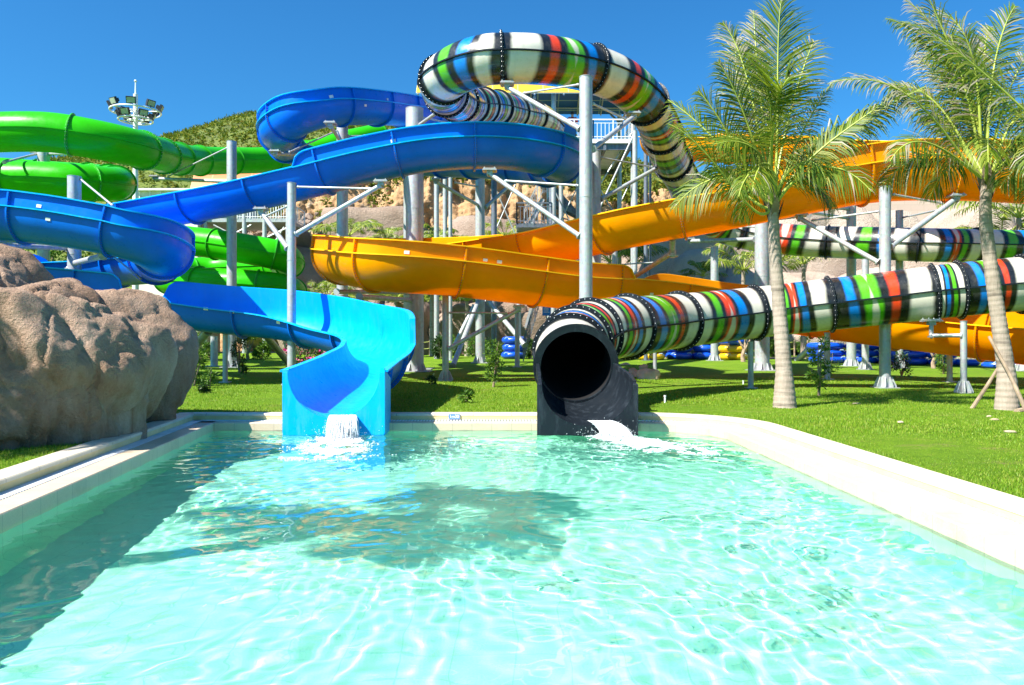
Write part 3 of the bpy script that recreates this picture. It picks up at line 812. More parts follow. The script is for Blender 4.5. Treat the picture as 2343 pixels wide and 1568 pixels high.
# ================================================================== blue slide
RB = .66
bl = [(1300,292,40),(1180,285,38),(1050,268,34.5),(975,258,31.5),(900,245,29),(830,240,27),(746,241,25.6),(690,257,25.2),(650,282,25.8),(640,308,27.6),(665,334,30),(720,350,31.5),(850,358,32),(1000,364,30.5),(1120,366,28),(1215,378,27),
      (1268,374,25),(1276,359,23),(1232,342,21.8),(1137,329,21.2),(986,334,21),(839,361,21),(694,398,21.2),(544,433,21.6),(437,454,22),(320,475,22.6),(210,492,23.2),(90,503,23.8),(-40,508,23.8),(-160,510,22.6),(-215,500,20.6),(-170,494,19),(-60,487,18.5),(39,488,18.6),
      (129,498,18.6),(200,509,18.6),(270,522,18.6),(322,538,18.7),(362,560,19.3),(372,582,20.7),(345,594,22.2),(290,600,22.9),(210,605,23.2),(90,610,23.2),(-30,618,22.6),(-110,630,21.4),(-100,645,20.3),(-20,655,19.9),(90,662,19.9),(190,670,20),(307,681,20.1),(364,687,20.2),(504,703,20.2)]
IX = lambda L, px, py: [i for i, p in enumerate(L) if p[0] == px and p[1] == py][0]
x3 = [V((-5.95,19.95,1.90)), V((-4.95,19.45,1.72)), V((-4.05,18.6,1.52)), V((-3.12,17.5,1.32)), V((-2.76,16.1,1.12)), V((-2.64,14.4,.93)), V((-2.63,12.8,.79)), V((-2.56,11.24,.70))]
bl = bl+x3; nb = len(bl)
i_m0 = 13; 
H = .36
rootb, PB, baseb = flume('blue_flume_slide', 'bright blue open flume slide winding down to the wide blue outlet in the pool', 'water slide', bl, RB, BLU,
    left=[(1, 10.2, H, .5, .5), (12.0, IX(bl,694,398)+.02, H, .8, .45), (IX(bl,364,687)-.05, nb-3.6, .50, .35, .05)],
    right=[(IX(bl,-160,510), IX(bl,290,600), H, .8, .7), (43, IX(bl,307,681)+.05, .52, .8, .35)],
    bank=[(4, 11, 5), (27, 40, -5), (50, 58, 10)],
    spacing=2.05, stickers=[(736,226,.09),(850,235,.07),(905,325,.08),(800,240,.07),(150,505,.07),(130,480,.07),(562,716,.07),(678,735,.07),(366,697,.07),(500,708,.07)])
# outlet front of the blue slide
front_panel(rootb, baseb, -2.56, 11.2, RB+.0, RB, .70, -.26, M['blue_rim'], .735, .76, .76)

# ================================================================== orange slide
RY = .81
ye = [(1500,318,36),(1590,322,33),(1700,326,31),(1850,330,29),(2000,334,27.5),(2150,337,26),(2342,343,24.5),(2520,352,23),(2650,366,21.2),(2620,378,19.4),(2480,388,18.9),(2342,386,18.9),(2215,381,19.2),(2009,386,19.5),(1831,416,19.6),(1654,452,19.8),(1512,479,20.2),(1380,508,21),
      (1250,540,22.2),(1140,556,23.6),(1040,565,25.2),(920,569,26.2),(850,572,25.8),(796,572,24.2),(784,579,22.2),(818,585,20.7),(886,594,20),(1019,603,20.2),(1180,623,20.8),(1318,640,21.4),(1430,646,22),(1560,660,22.8),(1700,682,23.2),(1850,704,22.8),(2000,722,21.6),(2160,737,20.2),(2342,756,19),(2550,775,18.6)]
rooty, PY, basey = flume('orange_flume_slide', 'wide orange open flume slide sweeping past both palms and curling at its far end', 'water slide', ye, RY, YEL,
    left=[(1, 3.2, .42, .8, .8), (4.6, 15.3, .45, .8, .5), (30.6, 37, .48, .9, .1)], right=[(19.2, IX(ye,1430,646)-.1, .37, .8, .45)],
    bank=[(6, 12, -6), (19, 27, -7)], spacing=2.2, stickers=[(760,585,.07),(843,575,.07),(930,582,.08),(1095,595,.07),(1120,600,.08),(1298,632,.07),(1450,658,.07),(1306,620,.07)])

# ================================================================== green tube slide
gr = [(868,308,46),(790,326,44),(700,352,42),(610,366,39.5),(530,368,37.5),(455,368,35),(395,362,31.5),(345,350,28),(290,335,26.2),(220,320,25.4),(120,304,25),(0,303,25),(-130,312,25.6),(-230,335,28),(-220,362,31.5),(-100,385,34),(60,398,35),(200,408,34.5),(252,414,32.5),(268,420,30.2),(240,422,28.4),(180,417,27.6),(103,412,27.4),(0,411,27.4),(-120,415,28),(-210,430,30),(-190,455,33),(-60,480,35),(120,500,35.5),(280,525,35),
      (414,549,34),(500,560,33.4),(579,573,33),(640,586,33.2),(662,600,35),(640,608,37.5),(560,612,39.5),(480,616,40),(410,622,39),(385,632,36.5),(400,642,34),(470,647,33),(560,652,32.6),(640,660,33),(668,672,35),(640,690,38)]
rootg, PG, baseg = tubeslide('green_tube_slide', 'bright green closed tube slide coiling behind the blue flume', 'water slide', gr, .63, (M['grn_out'], M['black_in']), M['grn_rim'], M['grn_out'], spacing=2.7, lining=False, near=30)

# ================================================================== boulders and the big sculpted rocks
def lump(mb, c, size, seed, npl=16, sub=5, p=9, amp=.05, planes=None, rot=0, m=0, freq=1.3, crease=0):
    rs = np.random.RandomState(seed); vs, fs = ICO[sub]; D = np.array(vs)
    N = rs.normal(size=(npl, 3)); N /= np.linalg.norm(N, axis=1)[:, None]; d = rs.uniform(.72, 1.0, npl)
    ax = np.array([(1,0,0),(-1,0,0),(0,1,0),(0,-1,0),(0,0,1),(0,0,-1)]); N = np.vstack([N, ax]); d = np.concatenate([d, np.ones(6)])
    if planes:
        for n_, dd in planes: n_ = np.array(n_, float); N = np.vstack([N, n_/np.linalg.norm(n_)]); d = np.append(d, dd)
    q = np.maximum(D @ N.T, 0)/d; r = (q**p).sum(1)**(-1/p)
    P = D*r[:, None]*np.array(size)
    if rot: ca, sa = math.cos(rot), math.sin(rot); P = np.stack([P[:,0]*ca-P[:,1]*sa, P[:,0]*sa+P[:,1]*ca, P[:,2]], -1)
    P += np.array(c)
    sz = min(size); out = []
    for x, y, z in P:
        v = V((x, y, z)); k = freq/sz
        n1 = noise.noise(v*k+V((seed, 0, 0))); n2 = noise.noise(v*k*3); n3 = noise.noise(v*k*9)
        cr = 0
        if crease:
            w1 = noise.noise(V((v.x*1.5+seed, v.y*1.5, v.z*.45)))+.25*noise.noise(v*3.1); cr = -crease*max(0, 1-abs(w1)*5)**1.5-crease*.5*max(0, 1-abs(noise.noise(V((v.x*2.6, v.y*2.6+seed, v.z*1.1))))*7)**1.5
            cr += .025*noise.noise(v*5)+.012*noise.noise(v*13)+.006*noise.noise(v*29)
        dd = (v-V(c)).normalized()*(amp*sz*(n1*2+n2*.6+n3*.22)+cr); out.append(tuple(v+dd))
    mb.add(out, fs, m)
def rock(name, label, parts, mat, cat='rock', group=None):
    mb = MB(); c0 = V(parts[0][0]); base = V((c0.x, c0.y, gz(c0.y)))
    for a in parts: lump(mb, *a[:3], **(a[3] if len(a) > 3 else {}))
    o = mb.build(name, mat, origin=base, smooth=180); return tag(o, label, cat, group)
rock('sculpted_rock', 'big brown concrete rock with a rough square face, overhanging the pool coping', [
 ((-5.62, 8.85, .52), (1.02, 1.05, 1.50), 21, dict(sub=6, npl=6, p=20, amp=.03, crease=.10, planes=[((-.75,-.2,.8), .66), ((.62,-.1,.8), .80), ((.2,-1,.22), .80), ((.9,-.6,-.35), .84), ((.6,-.8,.5), .80)])),
 ((-5.28, 9.25, .75), (.92, 1.0, .95), 24, dict(sub=6, npl=5, p=20, amp=.03, crease=.08, planes=[((.8,-.35,.55), .80), ((.75,-.6,-.7), .78)])),
 ((-6.55, 8.2, .20), (1.25, 1.0, 1.35), 27, dict(sub=6, npl=6, p=18, amp=.04, crease=.10, planes=[((.5,-.5,.8), .72)])),
 ((-5.62, 7.90, .28), (.20, .16, .25), 5, dict(sub=4, npl=6, p=8, amp=.08))], M['rock'])
rock('sculpted_rock', 'smoother grey brown concrete rock at the pool corner, behind the biggest one', [((-5.92, 11.2, .62), (1.20, 1.25, 1.26), 34, dict(sub=6, npl=6, p=18, amp=.03, crease=.07, planes=[((.7,-.5,.7), .76), ((.6,-.8,-.55), .72), ((1,-.3,0), .90), ((-.4,-.6,.8), .82)]))], M['rock'])
rock('sculpted_rock', 'tall rounded concrete rock cut off by the picture edge, with a purple side', [((-6.95, 10.0, 1.0), (1.05, 1.1, 1.52), 12, dict(sub=6, npl=6, p=9, amp=.05, crease=.08, planes=[((.8,-.1,.75), .74)]))], M['rock'])

# ================================================================== steel columns with their arms
def column(px, ytop, Y, dia, label, arms=(), cat='steel post', gusset=0, mat='steel', z0=None, cap=True, ties=True, lean=None):
    """arms: (from px, py, Y, to px, py, Y, diameter, has cradle)"""
    x = (px-CX)*Y/F; zt = CZ+(HY-ytop)*Y/F; zb = gz(Y)-.03 if z0 is None else z0; base = V((x, Y, zb)); r = dia/2; m = M[mat]
    root = thing('support_post', label, cat, base)
    mb = MB(); mb.tube([(x, Y, zb), (x, Y, zt)], r, 28); mb.build('post', m, root, base, smooth=40)
    if cap:
        mb = MB(); mb.tube([(x, Y, zt), (x, Y, zt+.012)], r+.008, 28); mb.build('cap_plate', m, root, base, smooth=40)
    for t in (.30, .62) if zt-zb > 5 else ():
        z = zb+(zt-zb)*t; mb = MB(); mb.tube([(x, Y, z-.012), (x, Y, z+.012)], r+.006, 28); mb.build('weld_ring', m, root, base, smooth=40)
    mb = MB(); mb.box((x, Y, zb+.045), (dia*1.9, dia*1.9, .03)); mb.build('base_plate', m, root, base, smooth=None)
    if gusset:
        for k in range(8):
            a = math.pi*2*(k+.5)/8; c, s = math.cos(a), math.sin(a); mb = MB(); h = gusset; gusset = .30; h = .30; e = r+.12
            q = [(r*.98, .05), (e, .05), (e, .09), (r+.03, h), (r*.98, h)]
            tv = V((-s, c, 0))*.01
            mb.add([base+V((c*d_, s*d_, z_))+tv for d_, z_ in q]+[base+V((c*d_, s*d_, z_))-tv for d_, z_ in q], [(0,1,2,3,4), (9,8,7,6,5)]+[(i, 5+i, 5+(i+1) % 5, (i+1) % 5) for i in range(5)])
            mb.build('gusset', m, root, base, smooth=None)
    for A in arms:
        p = at(*A[:3]); q = at(*A[3:6]); d = A[6]; crad = A[7] if len(A) > 7 else 0
        mb = MB(); T = (q-p).normalized(); L = (q-p).length
        mb.tube([p, q], d/2, 14)
        for e_, sg in ((p, 1), (q, -1)):
            if d < .08: mb.sphere(e_+T*sg*.05, d*.75, 0, 2)
            else: mb.tube([e_-T*.012*sg, e_+T*.02*sg], d/2+.03, 14)
        mb.build('arm', m, root, base, smooth=40)
        if crad:                                        # saddle plate and cradle under the slide at the arm's far end
            mb = MB(); mb.box(q+V((0,0,.07)), (.34, .34, .02)); mb.box(q+V((0,0,.03)), (.14, .14, .10)); mb.box(q+V((0,0,.10)), (.30, .30, .02))
            for sx in (-1, 1):
                for sy in (-1, 1): mb.tube([q+V((sx*.12, sy*.12, .04)), q+V((sx*.12, sy*.12, .14))], .012, 6)
            mb.build('saddle', m, root, base, smooth=40)
    return root
column(948, 250, 26.7, .60, 'widest grey column in the middle, its top level with the blue flume bend', [(958,287,26.6,1015,247,23.6,.11,1),(770,668,21.5,928,669,26.4,.13,0),(822,679,21.2,938,687,26.4,.15,0),(962,268,26.7,1035,285,29,.06)], gusset=1.0)
column(946, 388, 28.6, .74, 'thick grey column hidden close behind the widest middle column')
column(1340, 178, 17.4, .292, 'pale tall column in front of the striped loop, behind the black mouth', [(1326,295,17.4,1160,200,18.8,.11,1),(1325,194,17.4,1197,214,18.6,.05),(1356,341,17.4,1449,268,20.4,.12,1),(1356,238,17.4,1431,273,20.2,.055),(1325,540,17.4,1120,398,18.6,.11,1),(1323,425,17.4,1155,414,18.4,.05)])
column(1363, 347, 24.2, .31, 'shorter grey column just behind the pale tall column', [(1374,456,24.2,1517,377,25.5,.13,1),(1374,361,24.2,1493,383,25.4,.055)])
column(783, 275, 28, .40, 'grey column inside the top blue bend', [(782,330,28,756,289,22.8,.11,1),(796,314,28,834,313,31,.12),(776,297,28,661,349,24.5,.055),(770,355,28,630,353,25.5,.13,1)], gusset=.7)
column(530, 325, 30, .37, 'grey column standing through the long green tube', [(521,338,30,383,405,31,.055),(520,416,30,354,409,31,.13,1)], gusset=.6)
column(170, 405, 21.6, .35, 'grey column rising between the left blue bends above the rocks', [(186,412,21.6,258,471,20,.055),(155,569,21.6,-30,560,18.8,.13),(168,603,21.6,236,586,18.8,.15,1),(247,577,18.9,323,638,21.5,.055),(157,612,21.6,132,625,21,.06)])
column(100, 340, 28, .40, 'grey column behind the two green tube bends at the picture edge', [(86,352,28,10,372,26,.08),(114,352,28,208,352,25.6,.12),(112,352,28,70,348,30,.06)])
column(667, 420, 19.6, .215, 'slender grey column holding the long blue flume with an upward arm', [(678,535,19.6,872,424,18.9,.12,1),(678,428,19.6,850,432,19,.05),(658,472,19.6,606,496,20,.05),(658,568,19.6,598,486,20.1,.13,1)])
column(1019, 672, 21.1, .18, 'short grey column under the orange flume with a branching arm', [(1026,798,21,1187,708,21.2,.115,1),(1026,716,21,1161,717,21.1,.05)], gusset=.35)
column(1098, 402, 34.6, .42, 'grey column with a slanting prop on each side', [(1094,690,34.5,1036,837,30,.2),(1085,700,34.6,1035,800,34,.2),(1119,692,34.5,1200,790,32,.2),(1094,470,34.5,997,416,30,.14,1),(1094,428,34.6,1040,418,32,.07),(1110,475,34.6,1180,412,36,.16)], gusset=.5)
column(1130, 412, 36, .27, 'dark blue pipe column beside the propped grey column', mat='steel_blue')
column(1030, 405, 38, .19, 'thin grey column between the widest column and the propped one')
column(1452, 300, 40, .26, 'white grey column under the corner of the viewing deck', [(1448,312,40,1370,480,40,.1)])
column(1477, 330, 38, .20, 'dark pipe column left of its thinner twin behind the orange ramp', mat='steel_blue')
column(1487, 332, 38.3, .12, 'thin dark pipe column right of its thicker twin', mat='steel_blue')
column(1743, 499, 27.3, .50, 'thick grey column just behind the first palm trunk', [(1726,548,27.3,1578,552,30.6,.15,1),(1726,520,27.4,1655,517,30,.06),(1760,503,27.3,1850,492,24,.12)], gusset=.75)
column(1634, 566, 37.6, .36, 'grey column between the stacks of tubes, left of the first palm', gusset=.5)
column(2024, 428, 18.3, .255, 'grey column with a splayed foot and two long arms between the palms', [(2008,600,18.3,1829,500,19.6,.115,1),(2038,564,18.3,2186,456,18.9,.13,1),(2041,445,18.3,2156,466,18.9,.05),(2010,484,18.3,1856,505,19.5,.05)], gusset=.42)
column(1947, 462, 31, .36, 'grey column behind the striped tube with its top under the orange ramp', [(1940,478,31,1850,470,25,.15),(1940,500,31,1800,478,25,.12)], gusset=.4)
column(2057, 483, 29, .26, 'grey column right of the splayed foot column, behind the rear striped tube', [(2066,498,29,2160,478,21,.06)], gusset=.35)
column(1979, 594, 28, .24, 'short grey column carrying the rear striped tube', gusset=.35)
column(1717, 783, 18.2, .13, 'thin post under the front striped tube, left of the first palm', mat='steel')
column(2204, 736, 16.6, .13, 'thin post with an L bracket under the front striped tube', [(2200,768,16.6,2130,768,17,.09),(2130,771,17,2130,742,17,.09,1)], gusset=.2)
column(1892, 762, 21.8, .16, 'whitish post with a bolted strap right of the first palm')
column(515, 762, 20.4, .13, 'thin post under the last blue run', [(0,0,0,0,0,0,0)][:0])
column(490, 770, 31, .28, 'grey column partly hidden behind the last blue run')
column(1498, 800, 27, .13, 'thin post between the yellow and blue tube stacks')
column(1183, 705, 30, .19, 'grey post behind the slanting prop left of the black mouth')
column(1406, 576, 29, .20, 'grey column under the orange ramp, right of the pale tall column', [(1415,606,29,1510,600,26,.05)])
column(1538, 545, 20.6, .15, 'bent steel strut rising to the orange ramp', [(1538,578,20.6,1436,643,23,.13),(1436,643,23,1400,670,24,.13),(1538,578,20.6,1538,548,20.2,.13,1)], z0=at(1538,590,20.6).z)
column(2172, 800, 20.5, .14, 'short post under the lower orange bend')
column(2338, 800, 27, .3, 'grey column foot at the edge of the picture', gusset=.5)
column(1945, 700, 37, .36, 'grey column far behind the tube stacks')
# slanting props near the rocks
def prop(label, a, b, d):
    p, q = a, b; mb = MB(); T = (q-p).normalized(); mb.tube([p, q], d/2, 16); mb.tube([q-T*.03, q], d/2+.03, 16)
    tag(mb.build('steel_prop', M['steel'], origin=(p.x, p.y, gz(p.y)), smooth=40), label, 'steel prop', 'slanting steel props')
prop('slanting steel prop between the corner rock and the last blue run', at(420, 825, 22), at(476, 757, 20.6), .2)
prop('slanting steel prop over the pink blossom bush', at(662, 833, 24), at(606, 765, 21), .2)
prop('pale slanting steel prop low on the lawn behind the first palm', ground(1822, 826), at(1850, 800, 37), .3)

# ================================================================== deck tower with canopy
TX = lambda px, Y: (px-CX)*Y/F
tb = V((TX(1340, 42), 42, gz(42)))
tower = thing('slide_tower', 'steel slide tower with yellow arched canopy, white railed deck and stairs', 'slide tower', tb)
def tp(mb, name, mat, smooth=40, parent=None): return mb.build(name, mat, parent or tower, tb, smooth=smooth)
ZD = CZ+(HY-318)*40/F                                   # deck level
XL, XR = TX(1262, 40), TX(1449, 40)
mb = MB(); mb.box(((XL+XR)/2, 43.1, ZD-.11), (XR-XL, 6.2, .22)); deck = tp(mb, 'deck', M['white_paint'], None)
mb = MB()
for x in np.linspace(XL+.2, XR-.2, 4): mb.box((x, 43.1, ZD-.40), (.14, 6.1, .34))
mb.box(((XL+XR)/2, 40.2, ZD-.38), (XR-XL, .12, .30)); mb.box(((XL+XR)/2, 46.0, ZD-.38), (XR-XL, .12, .30)); tp(mb, 'deck_beams', M['steel_blue'], None)
mb = MB()
zr = ZD+1.0
def rail(mb, a, b, h=1.0, n=10, sq=.05):
    a, b = V(a), V(b); up = V((0,0,h))
    mb.beam(a+up, b+up, sq*1.2, sq*1.2); mb.beam(a+up*.82, b+up*.82, sq*.6, sq*.6); mb.beam(a+up*.12, b+up*.12, sq*.7, sq*.7)
    for k in range(n+1):
        p = a.lerp(b, k/n); big = k % 5 == 0
        mb.beam(p, p+up*(1.0 if big else .82), sq*(1.1 if big else .55), sq*(1.1 if big else .55))
rail(mb, (TX(1270,40), 40.05, ZD), (TX(1357,40), 40.05, ZD), n=10); rail(mb, (TX(1357,40), 40.05, ZD), (TX(1448,40), 40.05, ZD), n=10)
tp(mb, 'front_railing', M['white_paint'], None)
mb = MB(); rail(mb, (XR, 40.05, ZD), (XR, 46, ZD), n=20); tp(mb, 'side_railing', M['white_paint'], None)
# posts through the deck up to the canopy
for px, Y in ((1266, 40.6), (1448, 40.6), (1266, 45.8), (1448, 45.8), (1000, 40.6), (1000, 45.8)):
    x = TX(px, 40.6 if px != 1000 else 41); mb = MB(); mb.tube([(x, Y, gz(Y)), (x, Y, 14.6)], .13, 14); tp(mb, 'canopy_post', M['steel'])
# canopy: arched sheet
def canopy(root, base, x0, x1, y0, y1, ze0, ze1, rise, mats, names, w=1.3, ribs=True):
    NX, NY = 16, 18
    def prof(t): return (y0+(y1-y0)*t, ze0+(ze1-ze0)*t+rise*math.sin(math.pi*t)**.8)
    for nm, mt, off, flip in ((names[0], mats[0], .05, False), (names[1], mats[1], 0, True)):
        mb = MB(); uv = []; acc = 0; last = None
        for j in range(NY+1):
            y, z = prof(j/NY)
            if last: acc += math.hypot(y-last[0], z-last[1])
            last = (y, z)
            for i in range(NX+1): mb.v.append((x0+(x1-x0)*i/NX, y, z+off)); uv.append(((x1-x0)*i/NX, acc))
        for j in range(NY):
            for i in range(NX):
                q = (j*(NX+1)+i, j*(NX+1)+i+1, (j+1)*(NX+1)+i+1, (j+1)*(NX+1)+i); mb.f.append(q[::-1] if flip else q); mb.m.append(0)
        mb.uv = uv; mb.build(nm, mt, root, base, smooth=180)
    if ribs:
        mb = MB()
        for x in np.linspace(x0+.1, x1-.1, 9):
            mb.tube([(x, *(lambda a: (a[0], a[1]-.07))(prof(j/NY))) for j in range(NY+1)], .045, 6)
        for t in (.05, .25, .5, .75, .95):
            y, z = prof(t); mb.tube([(x0, y, z-.12), (x1, y, z-.12)], .05, 6)
        for x in np.linspace(x0+1, x1-1, 3): mb.tube([(x, y0+.3, ze0-.1), (x, (y0+y1)/2, ze0-.2), (x, y1-.3, ze1-.1)], .07, 6)
        mb.build('canopy_frame', M['steel'], root, base, smooth=40)
canopy(tower, tb, TX(952, 40), TX(1478, 42), 39.9, 49.5, CZ+(HY-214)*39.9/F, CZ+(HY-262)*49.5/F, 2.0, (M['roof_yellow'], M['roof_blue']), ('canopy_sheet', 'canopy_lining'))
# stairs: flights between landings behind the orange ramp
def flight(mb, a, b, w, n):
    a, b = V(a), V(b); d = b-a; wv = V((0, w, 0))
    for k in range(n): p = a+d*((k+.5)/n); mb.box((p.x, p.y+w/2, p.z), (abs(d.x)/n*.9, w, .04))
    for o in (0, w): mb.beam(a+V((0,o,-.08)), b+V((0,o,-.08)), .06, .24)
lz = CZ+(HY-512)*40/F
lx0, lx1 = TX(1182, 40), TX(1262, 40)
mb = MB(); mb.box(((lx0+lx1)/2, 40.9, lz-.1), (lx1-lx0, 1.9, .2)); tp(mb, 'stair_landing', M['steel_blue'], None)
mb = MB(); rail(mb, (lx0, 39.95, lz), (lx1, 39.95, lz), 1.05, 10, .06); rail(mb, (lx0, 39.95, lz), (lx0, 41.8, lz), 1.05, 5, .06); tp(mb, 'landing_railing', M['steel_blue'], None)
mb = MB(); flight(mb, (TX(1205,41), 41.9, lz), (TX(1243,41), 41.9, lz+1.7), 1.0, 9); tp(mb, 'stair_flight', M['steel'], None)
mb = MB(); rail(mb, (TX(1200,41), 41.8, lz), (TX(1243,41), 41.8, lz+1.9), 1.0, 7, .05); tp(mb, 'stair_railing', M['steel'], None)
mb = MB(); flight(mb, (TX(1255,42), 42.9, lz+1.9), (TX(1330,42), 42.9, lz-.6+1.6), 1.0, 12); tp(mb, 'stair_flight', M['steel_blue'], None)
mb = MB(); flight(mb, (TX(1262,42), 43.9, lz+2.9), (TX(1340,42), 43.9, lz+.9), 1.0, 14); tp(mb, 'stair_flight', M['steel_blue'], None)
mb = MB(); rail(mb, (TX(1243,41), 41.8, lz+1.9), (TX(1256,41), 41.8, lz+1.9), 1.0, 3, .05); rail(mb, (TX(1262,42), 42.9, lz), (TX(1320,42), 42.9, lz-.5), 1.0, 10, .05); tp(mb, 'stair_railing', M['steel_blue'], None)
mb = MB(); flight(mb, (TX(1205,42), 42.5, lz-5.2), (TX(1262,42), 42.5, lz-.2), 1.0, 16); tp(mb, 'stair_flight', M['steel'], None)
mb = MB(); rail(mb, (TX(1198,36), 37, gz(37)), (TX(1236,36), 37, CZ+(HY-700)*37/F), 1.0, 14, .05); tp(mb, 'stair_railing', M['steel_blue'], None)
for px in (1187, 1262, 1285, 1325):
    x = TX(px, 41); mb = MB(); mb.tube([(x, 41.6, gz(41)), (x, 41.6, lz+(0 if px < 1200 else 4.6))], .12, 12); tp(mb, 'stair_post', M['steel'] if px != 1262 else M['steel_blue'])
mb = MB()
for a, b in (((1128,540,40),(1180,420,40)), ((1180,540,40),(1128,420,40)), ((1265,540,41),(1320,430,41)), ((1320,540,41),(1265,430,41)), ((1374,560,41),(1440,420,41)), ((1370,430,41),(1446,560,41)), ((1374,420,40.5),(1445,305,40.5)), ((1110,690,36),(1180,560,36))):
    mb = MB(); mb.tube([at(*a), at(*b)], .035, 6); tp(mb, 'cross_brace', M['steel'])
# person at the railing
def person():
    Y = 41.2; x = TX(1309, Y); base = V((x, Y, ZD+.01)); h = 1.68
    root = thing('person', 'person in a red shirt and dark trousers standing behind the white deck railing', 'person', base)
    def skin(name, joints, edges, mat, parent=root):
        me = bpy.data.meshes.new(name); me.from_pydata([(a, b, c) for a, b, c, r in joints], edges, [])
        o = bpy.data.objects.new(name, me); COL.objects.link(o); o.parent = parent
        md = o.modifiers.new('s', 'SKIN'); 
        for v, j in zip(me.skin_vertices[0].data if me.skin_vertices else [], joints): v.radius = (j[3], j[3])
        md2 = o.modifiers.new('u', 'SUBSURF'); md2.levels = 1; md2.render_levels = 1; me.materials.append(mat); return o
    def body(name, chains, mat, parent=root):
        mb = MB()
        for pts in chains: mb.tube([V(p[:3])*1.0 for p in pts], [p[3] for p in pts], 12)
        return mb.build(name, mat, parent, (0,0,0), smooth=180)
    # one continuous body: torso, neck, head, arms and legs, with skinned joints
    J = [(0,0,.93,.13),(0,0,1.12,.12),(0,0,1.34,.15),(0,0,1.44,.07),(0,-.01,1.52,.06),(0,-.02,1.60,.10),
         (-.19,0,1.38,.06),(-.25,-.02,1.14,.045),(-.20,-.22,1.02,.035),(.19,0,1.38,.06),(.25,-.02,1.14,.045),(.22,-.22,1.02,.035),
         (-.10,0,.88,.095),(-.11,0,.48,.065),(-.11,.02,.08,.045),(-.11,-.12,.04,.04),(.10,0,.88,.095),(.12,-.02,.48,.065),(.13,.02,.08,.045),(.13,-.12,.04,.04)]
    E_ = [(0,1),(1,2),(2,3),(3,4),(4,5),(2,6),(6,7),(7,8),(2,9),(9,10),(10,11),(0,12),(12,13),(13,14),(14,15),(0,16),(16,17),(17,18),(18,19)]
    me = bpy.data.meshes.new('body'); me.from_pydata([j[:3] for j in J], E_, [])
    o = bpy.data.objects.new('body', me); COL.objects.link(o); o.parent = root
    o.modifiers.new('s', 'SKIN'); sv = me.skin_vertices
    if not sv:
        b = bmesh.new(); b.from_mesh(me); b.verts.layers.skin.verify(); b.to_mesh(me); b.free(); sv = me.skin_vertices
    for v, j in zip(sv[0].data, J): v.radius = (j[3], j[3])
    md = o.modifiers.new('u', 'SUBSURF'); md.levels = md.render_levels = 2; me.materials.append(M['skin'])
    body('shirt', [[(0,0,.92,.165),(0,0,1.1,.155),(0,0,1.32,.185),(0,0,1.42,.12)], [(-.12,0,1.40,.08),(-.21,0,1.34,.075),(-.245,-.01,1.18,.068)], [(.12,0,1.40,.08),(.21,0,1.34,.075),(.245,-.01,1.18,.068)]], M['red_shirt'])
    body('trousers', [[(0,0,.98,.15),(0,0,.86,.165)], [(-.09,0,.92,.115),(-.11,0,.48,.082),(-.11,.02,.09,.07)], [(.09,0,.92,.115),(.12,-.02,.48,.082),(.13,.02,.09,.07)]], M['trousers'])
    mb = MB(); mb.sphere((0, .015, 1.655), .108, 0, 3, (.95, 1.05, .85)); mb.build('hair', M['hair'], root, (0,0,0), smooth=180)
person()
# small blue notice board by the stairs
mb = MB(); c = at(1250, 708, 34); mb.box(c, (.36, .04, .56)); o = mb.build('notice_board', M['sign_blue'], origin=(c.x, c.y, gz(34)), smooth=None)
bd = thing('notice_board_stand', 'small blue notice board with white lines at the foot of the stairs', 'sign', (c.x, c.y, gz(34)))
o.parent = bd; o.location = (0, 0, 0); o.name = 'board'
mb = MB(); mb.tube([(c.x, c.y+.05, gz(34)), (c.x, c.y+.05, c.z+.28)], .03, 8); mb.build('post', M['steel'], bd, (c.x, c.y, gz(34)))
mb = MB()
for k in range(7): mb.box(c+V((rnd.uniform(-.02, .02), -.024, .2-.055*k)), (.24+rnd.uniform(-.05, .03), .004, .018))
mb.build('notice_text', M['sign_white'], bd, (c.x, c.y, gz(34)), smooth=None)

# ================================================================== floodlight mast
Y = 45; x = TX(310, Y); zt = CZ+(HY-186)*Y/F; zb = gz(Y); base = V((x, Y, zb))
mast = thing('floodlight_mast', 'tall floodlight mast with two hoops of lamps above the green tube', 'floodlight mast', base)
zh = CZ+(HY-256)*Y/F; zl = CZ+(HY-272)*Y/F
mb = MB(); mb.tube([(x, Y, zb), (x, Y, zh+1.0)], [.2, .12], 14); mb.tube([(x, Y, zh+1.0), (x, Y, zt)], [.05, .03], 8); mb.sphere((x, Y, zt), .08, 0, 2); mb.build('pole', M['white_paint'], mast, base)
def hoop(name, z, r, n):
    mb = MB()
    mb.tube([(x+r*math.cos(a), Y+r*math.sin(a), z) for a in np.linspace(0, 2*math.pi, 40)], .045, 8, cap=False)
    mb.tube([(x+r*.45*math.cos(a), Y+r*.45*math.sin(a), z-.05) for a in np.linspace(0, 2*math.pi, 30)], .03, 8, cap=False)
    for k in range(6): a = k*math.pi/3; mb.tube([(x, Y, z), (x+r*math.cos(a), Y+r*math.sin(a), z)], .035, 6)
    mb.build(name, M['white_paint'], mast, base)
    for k in range(n):
        a = 2*math.pi*(k+.35)/n; p = V((x+r*math.cos(a), Y+r*math.sin(a), z+.28)); d = V((math.cos(a), math.sin(a), -.45)).normalized()
        q = d.to_track_quat('Y', 'Z').to_matrix()
        mb = MB(); mb.box(p, (.50, .14, .38), 0, q); mb.box(p-d*.16, (.26, .2, .2), 0, q); mb.tube([p-V((0,0,.28)), p-V((0,0,.1))], .03, 6); h = mb.build('floodlight', M['lamp_black'], mast, base, smooth=None)
        mb = MB(); mb.box(p+d*.072, (.42, .01, .30), 0, q); mb.build('lens', M['lamp_glass'], h, base, smooth=None)
hoop('upper_hoop', zh, 1.35, 8); hoop('lower_hoop', zl-.1, .92, 6)

